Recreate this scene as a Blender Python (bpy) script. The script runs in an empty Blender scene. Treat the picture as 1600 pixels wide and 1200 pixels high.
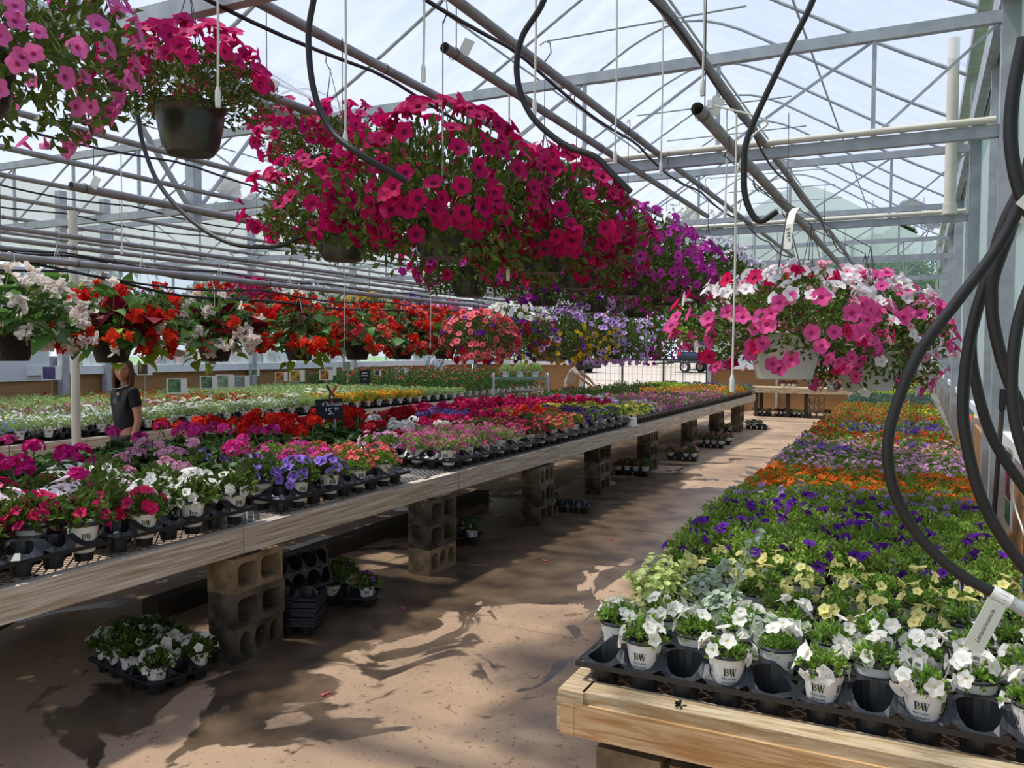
import bpy, math, random
import numpy as np
from mathutils import Vector, Matrix
S = bpy.context.scene
COL = S.collection
RND = random.Random(11)
rng = np.random.default_rng(11)
PI = math.pi

# ------------------------------------------------------------------ camera
F_PX = 1290.0
def _n(v): v = np.array(v, float); return v / np.linalg.norm(v)
_Y = _n((637, 49, -F_PX)); _X = -_n((-2600, 65, -F_PX)); _X = _n(_X - _Y * _X.dot(_Y)); _Z = np.cross(_X, _Y)
cam_d = bpy.data.cameras.new('camera'); cam = bpy.data.objects.new('camera', cam_d); COL.objects.link(cam)
cam_d.sensor_width = 36; cam_d.lens = F_PX * 36 / 1600; cam_d.clip_start = .05; cam_d.clip_end = 400
cam.matrix_world = Matrix.Translation((0, 0, 1.7)) @ Matrix(np.array([_X, _Y, _Z]).tolist()).to_4x4()
S.camera = cam

# ------------------------------------------------------------------ sky, sun, exposure
W = bpy.data.worlds.new('sky'); S.world = W; W.use_nodes = True
nt = W.node_tree; nt.nodes.clear()
o_ = nt.nodes.new('ShaderNodeOutputWorld'); b_ = nt.nodes.new('ShaderNodeBackground')
tc = nt.nodes.new('ShaderNodeTexCoord'); sp = nt.nodes.new('ShaderNodeSeparateXYZ'); cr = nt.nodes.new('ShaderNodeValToRGB')
nt.links.new(tc.outputs['Generated'], sp.inputs[0]); nt.links.new(sp.outputs['Z'], cr.inputs[0])
cr.color_ramp.elements[0].position = 0; cr.color_ramp.elements[0].color = (.70, .77, .92, 1)
cr.color_ramp.elements[1].position = .7; cr.color_ramp.elements[1].color = (.44, .53, .82, 1)
nt.links.new(cr.outputs[0], b_.inputs[0]); b_.inputs[1].default_value = 1.0
nt.links.new(b_.outputs[0], o_.inputs[0])
sun_d = bpy.data.lights.new('sun', 'SUN'); sun = bpy.data.objects.new('sun', sun_d); COL.objects.link(sun)
sun_d.energy = 4.3; sun_d.angle = math.radians(3.2); sun_d.color = (1, .93, .82)
SUN_DIR = Vector((.40, .10, -.90))          # the way the light travels: high, from the -X side
sun.rotation_euler = SUN_DIR.to_track_quat('-Z', 'Y').to_euler()
S.view_settings.view_transform = 'Standard'; S.view_settings.look = 'None'
S.view_settings.gamma = 1; S.view_settings.use_curve_mapping = False
S.view_settings.exposure = 0.4

# ------------------------------------------------------------------ helpers: colours and materials
def lin(c):
    if isinstance(c, str): c = [int(c[i:i + 2], 16) for i in (0, 2, 4)]
    return tuple(((x / 255) / 12.92 if x / 255 <= .04045 else ((x / 255 + .055) / 1.055) ** 2.4) for x in c) + (1,)
MATS = {}
def mat(name, col, rough=.6, metal=0., noise=0., scale=6., col2=None, bump=0., transl=0., rand=0., island=False, spec=.5, stretch=None, dist=0.):
    if name in MATS: return MATS[name]
    m = bpy.data.materials.new(name); m.use_nodes = True; MATS[name] = m
    t = m.node_tree; N = t.nodes; L = t.links
    p = N['Principled BSDF']; p.inputs['Roughness'].default_value = rough; p.inputs['Metallic'].default_value = metal
    p.inputs['Specular IOR Level'].default_value = spec
    c = lin(col); p.inputs['Base Color'].default_value = c; src = None
    if noise or col2 or bump:
        tx = N.new('ShaderNodeTexCoord'); mp = N.new('ShaderNodeMapping'); nz = N.new('ShaderNodeTexNoise')
        L.new(tx.outputs['Object'], mp.inputs[0]); L.new(mp.outputs[0], nz.inputs['Vector'])
        if stretch: mp.inputs['Scale'].default_value = stretch
        nz.inputs['Scale'].default_value = scale; nz.inputs['Detail'].default_value = 6; nz.inputs['Distortion'].default_value = dist
        if noise or col2:
            r = N.new('ShaderNodeValToRGB'); L.new(nz.outputs['Fac'], r.inputs[0])
            k = lin(col2) if col2 else tuple(x * (1 - noise) for x in c[:3]) + (1,)
            r.color_ramp.elements[0].position = .35; r.color_ramp.elements[1].position = .68
            r.color_ramp.elements[0].color = k; r.color_ramp.elements[1].color = c
            src = r.outputs[0]
        if bump:
            bm = N.new('ShaderNodeBump'); bm.inputs['Strength'].default_value = bump; bm.inputs['Distance'].default_value = .01
            L.new(nz.outputs['Fac'], bm.inputs['Height']); L.new(bm.outputs[0], p.inputs['Normal'])
    if rand:
        if island:
            g = N.new('ShaderNodeNewGeometry'); rv = g.outputs['Random Per Island']
        else:
            g = N.new('ShaderNodeObjectInfo'); rv = g.outputs['Random']
        hs = N.new('ShaderNodeHueSaturation'); mr = N.new('ShaderNodeMapRange'); L.new(rv, mr.inputs[0])
        mr.inputs[3].default_value = 1 - rand; mr.inputs[4].default_value = 1 + rand; L.new(mr.outputs[0], hs.inputs['Value'])
        mh = N.new('ShaderNodeMapRange'); L.new(rv, mh.inputs[0]); mh.inputs[3].default_value = .5 - rand * .04; mh.inputs[4].default_value = .5 + rand * .04
        L.new(mh.outputs[0], hs.inputs['Hue'])
        hs.inputs['Color'].default_value = c
        if src: L.new(src, hs.inputs['Color'])
        src = hs.outputs[0]
    if src: L.new(src, p.inputs['Base Color'])
    if transl:
        tr = N.new('ShaderNodeBsdfTranslucent'); mx = N.new('ShaderNodeMixShader'); mx.inputs[0].default_value = transl
        tr.inputs[0].default_value = c
        if src: L.new(src, tr.inputs[0])
        L.new(p.outputs[0], mx.inputs[1]); L.new(tr.outputs[0], mx.inputs[2]); L.new(mx.outputs[0], N['Material Output'].inputs[0])
    return m
def leafmat(name, col, rand=.35): return mat(name, col, .5, transl=.3, rand=rand, island=True, spec=.35)
def petal(name, col, rand=.14, island=False): return mat(name + ('_i' if island else ''), col, .65, transl=.35, rand=rand, island=island, spec=.2)

# ------------------------------------------------------------------ helpers: geometry
class G:
    def __init__(s): s.c = []
    def add(s, V, F, m=0, sm=False):
        s.c.append((np.asarray(V, float).reshape(-1, 3), np.asarray(F, int), m, sm)); return s
    def box(s, c, d, m=0, rot=None, taper=1.):
        x, y, z = d[0] / 2, d[1] / 2, d[2] / 2; t = taper
        V = np.array([(-x, -y, -z), (x, -y, -z), (x, y, -z), (-x, y, -z), (-x * t, -y * t, z), (x * t, -y * t, z), (x * t, y * t, z), (-x * t, y * t, z)])
        if rot is not None: V = V @ np.array(rot).T
        return s.add(V + np.array(c), [(0, 3, 2, 1), (4, 5, 6, 7), (0, 1, 5, 4), (1, 2, 6, 5), (2, 3, 7, 6), (3, 0, 4, 7)], m)
    def bar(s, p, q, w, h=None, m=0, up=(0, 0, 1)):
        p = np.array(p, float); q = np.array(q, float); d = q - p; l = np.linalg.norm(d); d = d / l
        u = np.array(up, float)
        if abs(d.dot(u)) > .98: u = np.array((0, 1., 0))
        a = np.cross(d, u); a /= np.linalg.norm(a); b = np.cross(a, d)
        return s.box((p + q) / 2, (l, w, h or w), m, np.array([d, a, b]).T)
    def tube(s, pts, r, n=8, m=0, cap=True):
        P = np.array(pts, float); k = len(P); r = np.full(k, r) if np.isscalar(r) else np.array(r, float)
        T = np.gradient(P, axis=0); T /= np.linalg.norm(T, axis=1)[:, None] + 1e-9
        u = np.array((0, 0, 1.)) if abs(T[0][2]) < .9 else np.array((1., 0, 0)); V = []
        for i in range(k):
            a = np.cross(T[i], u); a /= np.linalg.norm(a) + 1e-9; u = np.cross(a, T[i])
            th = np.arange(n) * 2 * PI / n
            V.append(P[i] + r[i] * (np.cos(th)[:, None] * a + np.sin(th)[:, None] * u))
        V = np.concatenate(V); F = [(i * n + j, i * n + (j + 1) % n, (i + 1) * n + (j + 1) % n, (i + 1) * n + j) for i in range(k - 1) for j in range(n)]
        s.add(V, F, m, True)
        if cap:
            s.add(V[:n], [tuple(range(n))], m); s.add(V[-n:], [tuple(range(n))[::-1]], m)
        return s
    def lathe(s, prof, n=16, m=0, c=(0, 0, 0), sm=True):
        th = np.arange(n) * 2 * PI / n
        V = np.concatenate([np.stack([r * np.cos(th), r * np.sin(th), np.full(n, z)], 1) for r, z in prof]) + np.array(c)
        k = len(prof)
        return s.add(V, [(i * n + j, i * n + (j + 1) % n, (i + 1) * n + (j + 1) % n, (i + 1) * n + j) for i in range(k - 1) for j in range(n)], m, sm)
    def disc(s, r, z, n=16, m=0, c=(0, 0, 0)):
        th = np.arange(n) * 2 * PI / n
        return s.add(np.stack([r * np.cos(th), r * np.sin(th), np.full(n, z)], 1) + np.array(c), [tuple(range(n))], m)
    def inst(s, g, M, T):
        M = np.asarray(M, float).reshape(-1, 3, 3); T = np.asarray(T, float).reshape(-1, 3); n = len(T)
        if n == 0: return s
        for V, Fc, m, sm in g.c:
            V2 = np.einsum('nij,vj->nvi', M, V) + T[:, None, :]
            F2 = (Fc[None] + (np.arange(n) * len(V))[:, None, None]).reshape(-1, Fc.shape[1])
            s.c.append((V2.reshape(-1, 3), F2, m, sm))
        return s
    def mesh(s, name, mats):
        me = bpy.data.meshes.new(name)
        off = 0; VV = []; li = []; ls = []; mi = []; sm = []; pos = 0
        for V, Fc, m, k in s.c:
            VV.append(V); f = Fc + off; off += len(V); li.append(f.ravel())
            ls.append(pos + np.arange(len(f)) * f.shape[1]); pos += f.size
            mi.append(np.full(len(f), m)); sm.append(np.full(len(f), k))
        VV = np.concatenate(VV); li = np.concatenate(li); ls = np.concatenate(ls)
        me.vertices.add(len(VV)); me.vertices.foreach_set('co', VV.ravel().astype(np.float32))
        me.loops.add(len(li)); me.polygons.add(len(ls))
        me.polygons.foreach_set('loop_start', ls.astype(np.int32)); me.loops.foreach_set('vertex_index', li.astype(np.int32))
        me.polygons.foreach_set('material_index', np.concatenate(mi).astype(np.int32))
        me.polygons.foreach_set('use_smooth', np.concatenate(sm).astype(bool))
        for x in (mats if isinstance(mats, (list, tuple)) else [mats]): me.materials.append(x)
        me.update(calc_edges=True); me.validate()
        return me

def obj(name, geo, mats=None, parent=None, loc=None, rot=None, scale=None, **props):
    me = geo.mesh(name, mats) if isinstance(geo, G) else geo
    o = bpy.data.objects.new(name, me); COL.objects.link(o)
    if parent is not None: o.parent = parent
    if loc is not None: o.location = loc
    if rot is not None: o.rotation_euler = rot
    if scale is not None: o.scale = (scale,) * 3 if np.isscalar(scale) else scale
    for k, v in props.items():
        if v is not None: o[k] = v
    return o
def thing(name, label, cat, loc=(0, 0, 0), rz=0., group=None, kind=None, rot=None):
    o = bpy.data.objects.new(name, None); COL.objects.link(o); o.empty_display_size = .1
    o.location = loc; o.rotation_euler = rot or (0, 0, rz); o['label'] = label; o['category'] = cat
    if group: o['group'] = group
    if kind: o['kind'] = kind
    return o
def struct(name, label=None):
    o = bpy.data.objects.new(name, None); COL.objects.link(o); o['kind'] = 'structure'
    if label: o['label'] = label
    return o
ORD = 'zeroth first second third fourth fifth sixth seventh eighth ninth tenth eleventh twelfth'.split()
def od(n):
    if n < len(ORD): return ORD[n]
    return '%d%s' % (n, 'th' if 10 < n % 100 < 14 else {1: 'st', 2: 'nd', 3: 'rd'}.get(n % 10, 'th'))
def text_geo(body, size, m=0, extr=0., shear=0.):
    c = bpy.data.curves.new('t', 'FONT'); c.body = body; c.size = size; c.align_x = 'CENTER'; c.align_y = 'CENTER'; c.shear = shear
    c.resolution_u = 3; c.extrude = extr
    o = bpy.data.objects.new('t', c); COL.objects.link(o)
    dg = bpy.context.evaluated_depsgraph_get(); me = bpy.data.meshes.new_from_object(o.evaluated_get(dg))
    V = np.array([v.co[:] for v in me.vertices]); g = G()
    by = {}
    for p in me.polygons: by.setdefault(len(p.vertices), []).append(tuple(p.vertices))
    for k, f in by.items(): g.add(V, f, m)
    bpy.data.objects.remove(o); bpy.data.curves.remove(c); bpy.data.meshes.remove(me)
    return g
def xf(g, f, m=None):
    r = G()
    for V, Fc, mm, sm in g.c: r.c.append((f(V), Fc, mm if m is None else m, sm))
    return r
def rotz(a): c, s = math.cos(a), math.sin(a); return np.array([(c, -s, 0), (s, c, 0), (0, 0, 1.)])
def frames(Nv, spin=None):
    """rotation matrices whose z axis is Nv (n,3)"""
    Nv = Nv / (np.linalg.norm(Nv, axis=1)[:, None] + 1e-9); n = len(Nv)
    a = rng.normal(size=(n, 3)); x = np.cross(a, Nv); x /= np.linalg.norm(x, axis=1)[:, None] + 1e-9
    y = np.cross(Nv, x); return np.stack([x, y, Nv], 2)

# ------------------------------------------------------------------ materials
galv = mat('galvanised_steel', 'b3b8bb', .55, .2, noise=.25, scale=9, bump=.05)
galv_dark = mat('weathered_pipe', '979491', .55, .2, noise=.3, scale=7)
pvc = mat('cream_pvc', 'd8d2c0', .5, noise=.1)
black_pl = mat('black_plastic', '17181b', .38, noise=.25, scale=14, spec=.5)
tray_pl = mat('tray_plastic', '202328', .36, noise=.3, scale=10, spec=.55)
rubber = mat('black_rubber', '1c191a', .5, noise=.3, scale=20)
white_pl = mat('white_plastic', 'e6e5e0', .45, noise=.06, scale=30)
label_w = mat('white_label', 'e3e1da', .55, noise=.07, scale=40)
pot_rim = mat('grey_rim', '3c4148', .45, noise=.2)
soil = mat('soil', '2e2018', .95, noise=.5, scale=60, bump=.5)
ink = mat('black_ink', '141414', .6)
leaf_green = mat('logo_green', '6f8f35', .6)
wood_old = mat('weathered_timber', 'b3a998', .8, col2='7d6c58', scale=5, stretch=(1, 1, 12), bump=.3, dist=1.)
wood_oldy = mat('weathered_board', 'ded6c8', .8, col2='a19079', scale=3, stretch=(30, .7, 26), bump=.35, dist=.5)
wood_new = mat('fresh_pine', 'd6b68a', .65, col2='a97c48', scale=3.2, stretch=(1, 9, 14), bump=.15, dist=1.6)
wood_cap = mat('dusty_pine', 'cdbd9f', .75, col2='9c8158', scale=4, stretch=(1.2, 12, 10), bump=.25, dist=1.)
wood_brown = mat('brown_wall_board', 'a57c4c', .7, noise=.22, scale=3, stretch=(1, 1, 8), bump=.1)
wood_dark = mat('dark_timber', '4a3d2f', .85, noise=.4, scale=6, bump=.3)
conc = mat('concrete_block', '8f806c', .95, col2='5b4f41', scale=9, bump=.8)
conc_dark = mat('mossy_block', '6d614f', .95, col2='2e281f', scale=7, bump=.9)
conc_tan = mat('tan_block', '9a8669', .95, col2='6b5a42', scale=10, bump=.7)
wire_m = mat('steel_wire', 'b8b8b4', .5, .5)
string_m = mat('white_tube', 'd9d6cd', .5)
wire_dark = mat('hanger_wire', '5b5a55', .5, .5)
sill_m = mat('white_sill', 'e3e7e8', .6, noise=.12, scale=4)
pot_green = mat('dark_green_pot', '2b332f', .3, noise=.5, scale=7, spec=.6)
pot_brown = mat('dark_brown_pot', '2c2320', .5, noise=.2)
pot_tan = mat('tan_pot', 'c0ab8e', .5, noise=.1)
pot_white = mat('white_pot', 'd5d5d2', .5, noise=.08)
g_pet = leafmat('petunia_leaf', '566b2a')
g_cal = leafmat('calibrachoa_leaf', '7ea03e')
g_calb = leafmat('bushy_leaf', '93b04a')
g_ger = leafmat('geranium_leaf', '4c6c30')
g_beg = leafmat('begonia_leaf', '587a3a', .45)
g_lime = leafmat('lime_leaf', '98b838', .25)
g_col = leafmat('coleus_leaf', '5a2a22', .5)
g_red = leafmat('rex_leaf', '7d1530', .25)
g_tree = leafmat('tree_leaf', '4f7a2c', .5)
g_tree2 = leafmat('pine_needle', '3d5a2e', .5)
g_silver = leafmat('silver_leaf', 'c3d0b6', .2)
g_var = leafmat('variegated_leaf', 'cdd98a', .3)
g_bac = leafmat('bacopa_leaf', 'a0b46a', .4)
g_grey = leafmat('grey_green_leaf', '5c7562', .3)
stem_m = mat('stem_green', '7c8f4a', .6)
stem_br = mat('bark', '5c4a38', .9, noise=.4, scale=4, bump=.5)

def film_mat(name, tcol, dcol, fac, rough=.4, gloss=.04, streak=0.):
    m = bpy.data.materials.new(name); m.use_nodes = True; t = m.node_tree; N = t.nodes; L = t.links; N.remove(N['Principled BSDF'])
    a = N.new('ShaderNodeBsdfTransparent'); a.inputs[0].default_value = lin(tcol)
    d = N.new('ShaderNodeBsdfTranslucent'); d.inputs[0].default_value = lin(dcol)
    df = N.new('ShaderNodeBsdfDiffuse'); df.inputs[0].default_value = lin(dcol)
    gl = N.new('ShaderNodeBsdfGlossy'); gl.inputs['Roughness'].default_value = rough
    m0 = N.new('ShaderNodeMixShader'); m0.inputs[0].default_value = .3; L.new(d.outputs[0], m0.inputs[1]); L.new(df.outputs[0], m0.inputs[2])
    m1 = N.new('ShaderNodeMixShader'); m1.inputs[0].default_value = fac; L.new(a.outputs[0], m1.inputs[1]); L.new(m0.outputs[0], m1.inputs[2])
    if streak:
        tx = N.new('ShaderNodeTexCoord'); mp = N.new('ShaderNodeMapping'); nz = N.new('ShaderNodeTexNoise'); mr = N.new('ShaderNodeMapRange')
        L.new(tx.outputs['Object'], mp.inputs[0]); mp.inputs['Scale'].default_value = (.6, 1.4, .6); L.new(mp.outputs[0], nz.inputs['Vector'])
        nz.inputs['Scale'].default_value = 2.2; nz.inputs['Detail'].default_value = 5; L.new(nz.outputs['Fac'], mr.inputs[0])
        mr.inputs[1].default_value = .3; mr.inputs[2].default_value = .7; mr.inputs[3].default_value = max(0, fac - streak); mr.inputs[4].default_value = fac + streak
        L.new(mr.outputs[0], m1.inputs[0])
    m2 = N.new('ShaderNodeMixShader'); m2.inputs[0].default_value = gloss; L.new(m1.outputs[0], m2.inputs[1]); L.new(gl.outputs[0], m2.inputs[2])
    L.new(m2.outputs[0], N['Material Output'].inputs[0]); return m
film = film_mat('roof_film', 'f0f4fa', 'eef2f8', .20, streak=.08)
poly = film_mat('polycarbonate', 'e9edec', 'e4e7e7', .7, streak=.1)
poly_g = film_mat('gable_polycarbonate', 'e2ebe6', 'e6ece8', .86, streak=.08)
glass = film_mat('window_glass', 'f4f8f7', 'e4ecea', .06, .05, .05)
glass_dusty = film_mat('dusty_glass', 'eef3f3', 'e6ecec', .16, .2, .05, streak=.1)

# ================================================================== FLOOR AND GROUND
def floor_material():
    m = bpy.data.materials.new('stained_concrete'); m.use_nodes = True; t = m.node_tree; N = t.nodes; L = t.links; p = N['Principled BSDF']
    ge = N.new('ShaderNodeNewGeometry'); sx = N.new('ShaderNodeSeparateXYZ'); L.new(ge.outputs['Position'], sx.inputs[0])
    def noise(scale, det=8, mapping=None, dist=0.):
        n = N.new('ShaderNodeTexNoise'); n.inputs['Scale'].default_value = scale; n.inputs['Detail'].default_value = det; n.inputs['Distortion'].default_value = dist
        if mapping:
            k = N.new('ShaderNodeMapping'); k.inputs['Scale'].default_value = mapping; L.new(ge.outputs['Position'], k.inputs[0]); L.new(k.outputs[0], n.inputs['Vector'])
        else: L.new(ge.outputs['Position'], n.inputs['Vector'])
        return n.outputs['Fac']
    def mth(op, a, b=None, c=None):
        n = N.new('ShaderNodeMath'); n.operation = op
        for i, v in enumerate((a, b, c)):
            if v is None: continue
            if isinstance(v, (int, float)): n.inputs[i].default_value = v
            else: L.new(v, n.inputs[i])
        return n.outputs[0]
    def gauss(sock, c, w): d = mth('DIVIDE', mth('SUBTRACT', sock, c), w); return mth('DIVIDE', 1.0, mth('ADD', 1.0, mth('MULTIPLY', d, d)))
    def ramp(v, stops):
        r = N.new('ShaderNodeValToRGB'); L.new(v, r.inputs[0]); e = r.color_ramp.elements
        while len(e) < len(stops): e.new(.5)
        for i, (ps, cc) in enumerate(stops): e[i].position = ps; e[i].color = cc
        return r.outputs[0]
    base = ramp(noise(1.1, 10), [(.3, lin('8d7560')), (.5, lin('a88c70')), (.72, lin('bda284'))])
    speck = ramp(noise(38, 4), [(.62, (1, 1, 1, 1)), (.70, (.42, .36, .30, 1))])
    spots = ramp(noise(7, 5, None, .6), [(.63, (1, 1, 1, 1)), (.68, (.55, .46, .38, 1))])
    mul = N.new('ShaderNodeMixRGB'); mul.blend_type = 'MULTIPLY'; mul.inputs[0].default_value = 1; L.new(base, mul.inputs[1]); L.new(speck, mul.inputs[2])
    mul2 = N.new('ShaderNodeMixRGB'); mul2.blend_type = 'MULTIPLY'; mul2.inputs[0].default_value = 1; L.new(mul.outputs[0], mul2.inputs[1]); L.new(spots, mul2.inputs[2])
    wetn = noise(1.5, 14, (1.2, .8, 1), 1.3)
    g1 = mth('MULTIPLY', gauss(sx.outputs[0], -3.15, .42), gauss(sx.outputs[1], 6.3, 2.9))
    g2 = mth('MULTIPLY', gauss(sx.outputs[1], 8.2, 2.6), gauss(sx.outputs[0], -2.4, 1.5))
    g3 = mth('MULTIPLY', gauss(sx.outputs[0], -6.2, 1.4), .5)
    wet = mth('ADD', mth('ADD', mth('MULTIPLY', g1, .44), mth('MULTIPLY', g2, .42)), mth('ADD', wetn, mth('MULTIPLY', g3, .02)))
    wm = ramp(wet, [(.695, (0, 0, 0, 1)), (.72, (1, 1, 1, 1))])
    wc = ramp(noise(3.5, 8), [(.3, lin('3d3127')), (.7, lin('74604b'))])
    mix = N.new('ShaderNodeMixRGB'); L.new(wm, mix.inputs[0]); L.new(mul2.outputs[0], mix.inputs[1]); L.new(wc, mix.inputs[2])
    vo = N.new('ShaderNodeTexVoronoi'); vo.feature = 'DISTANCE_TO_EDGE'; vo.inputs['Scale'].default_value = .55
    k = N.new('ShaderNodeMapping'); dn = N.new('ShaderNodeVectorMath'); dn.operation = 'ADD'; nn = N.new('ShaderNodeTexNoise'); nn.inputs['Scale'].default_value = 2.; nn.inputs['Detail'].default_value = 6
    L.new(ge.outputs['Position'], nn.inputs['Vector']); L.new(ge.outputs['Position'], dn.inputs[0]); L.new(nn.outputs['Color'], dn.inputs[1]); L.new(dn.outputs[0], vo.inputs['Vector'])
    crk = ramp(vo.outputs['Distance'], [(0, (.5, .45, .4, 1)), (.004, (1, 1, 1, 1))])
    mul3 = N.new('ShaderNodeMixRGB'); mul3.blend_type = 'MULTIPLY'; mul3.inputs[0].default_value = .35; L.new(mix.outputs[0], mul3.inputs[1]); L.new(crk, mul3.inputs[2])
    L.new(mul3.outputs[0], p.inputs['Base Color'])
    rr = N.new('ShaderNodeMapRange'); L.new(wm, rr.inputs[0]); rr.inputs[3].default_value = .85; rr.inputs[4].default_value = .30; L.new(rr.outputs[0], p.inputs['Roughness'])
    bp = N.new('ShaderNodeBump'); bp.inputs['Strength'].default_value = .25; bp.inputs['Distance'].default_value = .004; L.new(noise(30, 6), bp.inputs['Height']); L.new(bp.outputs[0], p.inputs['Normal'])
    return m
floor = struct('floor', 'worn tan concrete floor with wet brown stains')
fm = floor_material()
obj('floor_bed', G().box((-6.5, 10.5, -.06), (16, 29, .08)), wood_dark, floor)
sl = G().box((0, 0, -.01), (2.995, 2.995, .02)).mesh('floor_slab', fm)
for i in range(6):
    for j in range(10): obj('floor_slab', sl, None, floor, (-14.2 + 1.5 + 3 * i - 1.6, -3 + 3 * j, RND.uniform(-.002, 0)))

grass = mat('lawn', '7fae4a', .9, col2='5d8a37', scale=3, bump=.4)
asphalt = mat('car_park', 'b5aca0', .9, noise=.15, scale=2)
gr = G(); gr.box((-10, 60, -.13), (300, 240, .1)); obj('ground', gr, grass, kind='structure', label='green lawn beyond the glasshouse')
obj('road', G().box((-16, 38, -.07), (26, 21, .05)), asphalt, kind='structure', label='pale car park outside the fence')
obj('road', G().box((-30, 18, -.068), (22, 40, .05)), asphalt, kind='structure', label='pale car park outside the long side wall')

# ================================================================== STRUCTURE
XR, XL, XV, YE = .41, -13.39, -6.49, 24.2
TY = [2.47] + [6.0 + 3.66 * i for i in range(5)]           # truss positions
ZL, ZU, ZE = 3.08, 3.78, 4.52
def bow_z(u):
    return float(np.interp(abs(u), [0, .25, .5, .8, 1.25, 1.8, 2.4, 2.8, 3.45], [6.3, 6.27, 6.19, 6.05, 5.78, 5.45, 5.09, 4.86, 4.52]))
wr = struct('wall_right', 'side wall of galvanised posts, pale panels and brown boards')
post_me = G().box((0, 0, 2.3), (.10, .13, 4.6)).mesh('post', galv)
for y in TY + [YE - .1]: obj('post', post_me, None, wr, (XR + .05, y, 0))
for y in np.arange(3.0, 24, 3.66): obj('post', G().box((0, 0, 2.2), (.06, .07, 4.4)), galv, wr, (XR + .06, y + .6, 0))
ys = np.arange(-1.3, 24.2, 1.22)
board = G().box((0, 0, 0), (.03, 1.21, .3)).mesh('wall_board', wood_brown)
for k in range(3):
    for y in ys: obj('wall_board', board, None, wr, (XR + .115, y + .61, .2 + k * .305 + .02))
pan = G().box((0, 0, 0), (.012, 1.19, 3.1)).mesh('panel', film_mat('white_wall_panel', 'e2e6e6', 'dfe3e4', .93, streak=.05))
for y in ys: obj('panel', pan, None, wr, (XR + .11, y + .61, 2.78))
for z in (1.18, 2.5, 3.9): obj('wall_rail', G().box((XR + .1, 11.5, z), (.05 if z > 1.3 else .09, 25.4, .07)), sill_m if z < 1.3 else galv, wr)
obj('gutter', G().box((XR + .05, 11.5, 4.55), (.2, 25.4, .16)), galv, wr)
obj('gutter', G().box((XR + .02, 11.5, 3.95), (.07, 25.4, .2)), galv, wr)

we = struct('wall_end', 'end wall with clear lower windows and pale gable panels')
x0e, x1e = -5.5, XR
obj('wall_board', G().box(((x0e + x1e) / 2, YE + .08, .6), (x1e - x0e, .06, 1.2)), wood_brown, we)
obj('wall_sill', G().box(((x0e + x1e) / 2, YE + .03, 1.26), (x1e - x0e, .16, .13)), sill_m, we)
for x in (x0e, -3.6, -1.7, XR - .05): obj('post', G().box((x, YE, 2.3), (.12 if x == x0e else .06, .08, 4.6)), galv, we)
for z in (3.05, 4.25): obj('wall_rail', G().box(((x0e + x1e) / 2, YE, z), (x1e - x0e, .05, .06)), galv, we)
for i, (a, b) in enumerate(((x0e, -3.6), (-3.6, -1.7), (-1.7, XR))):
    obj('pane', G().box(((a + b) / 2, YE + .03, 2.18 if not i else 2.78), (b - a - .06, .008, 1.7 if not i else 2.9)), glass if i else poly, we)
ga = G()
for bay in (0, 1):
    xc = XR - 3.45 - 6.9 * bay
    us = np.linspace(-3.45, 3.45, 25)
    for a, b in zip(us[:-1], us[1:]):
        zb = 4.25 if bay == 0 and xc + a > -3.7 else 3.08; ga.add([(xc + a, YE + .02, zb), (xc + b, YE + .02, zb), (xc + b, YE + .02, bow_z(b)), (xc + a, YE + .02, bow_z(a))], [(0, 1, 2, 3)])
obj('gable_panel', ga, poly_g, we)
for x in np.arange(XL + 1.2, XR, 1.22): obj('gable_mullion', G().box((x, YE - .01, 4.4), (.035, .035, 2.6)) if x < -3.7 else G().box((x, YE - .01, 5.0), (.035, .035, 1.5)), galv, we)
obj('wall_board', G().box((-11.4, YE + .08, .65), (3.9, .06, 1.3)), wood_brown, we)
obj('wall_sill', G().box((-11.4, YE + .03, 1.32), (3.9, .16, .13)), sill_m, we)
obj('pane', G().box((-11.4, YE + .03, 2.2), (3.8, .008, 1.7)), glass, we)
for x in (-13.3, -11.4, -9.5): obj('post', G().box((x, YE, 2.3), (.12, .1, 4.6)), galv, we)

wl = struct('wall_left', 'long far side wall with low windows over brown boards')
obj('wall_board', G().box((XL - .08, 12, .62), (.06, 24.4, 1.24)), wood_brown, wl)
obj('wall_sill', G().box((XL - .02, 16.5, 1.32), (.18, 15.4, .15)), sill_m, wl)
obj('white_panel', G().box((XL - .03, 5.0, 2.1), (.05, 8.4, 1.9)), mat('white_sheet', 'd5d8da', .6, noise=.1, scale=2), wl)
for y in [9.4] + TY[2:] + [YE]: obj('post', G().box((XL + .08, y + .6 if y > 9.5 else y, 2.2), (.13, .13, 4.4)), galv, wl)
for y in np.arange(9.4, 24, 1.22):
    obj('pane', G().box((XL - .02, y + .61, 2.35), (.008, 1.18, 1.9)), glass_dusty, wl)
    obj('window_mullion', G().box((XL, y, 2.35), (.04, .04, 1.9)), galv, wl)
obj('panel', G().box((XL - .03, 11, 3.9), (.02, 26, 1.3)), poly, wl)
obj('wall_rail', G().box((XL, 11, 3.3), (.06, 26, .1)), galv, wl)

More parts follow.
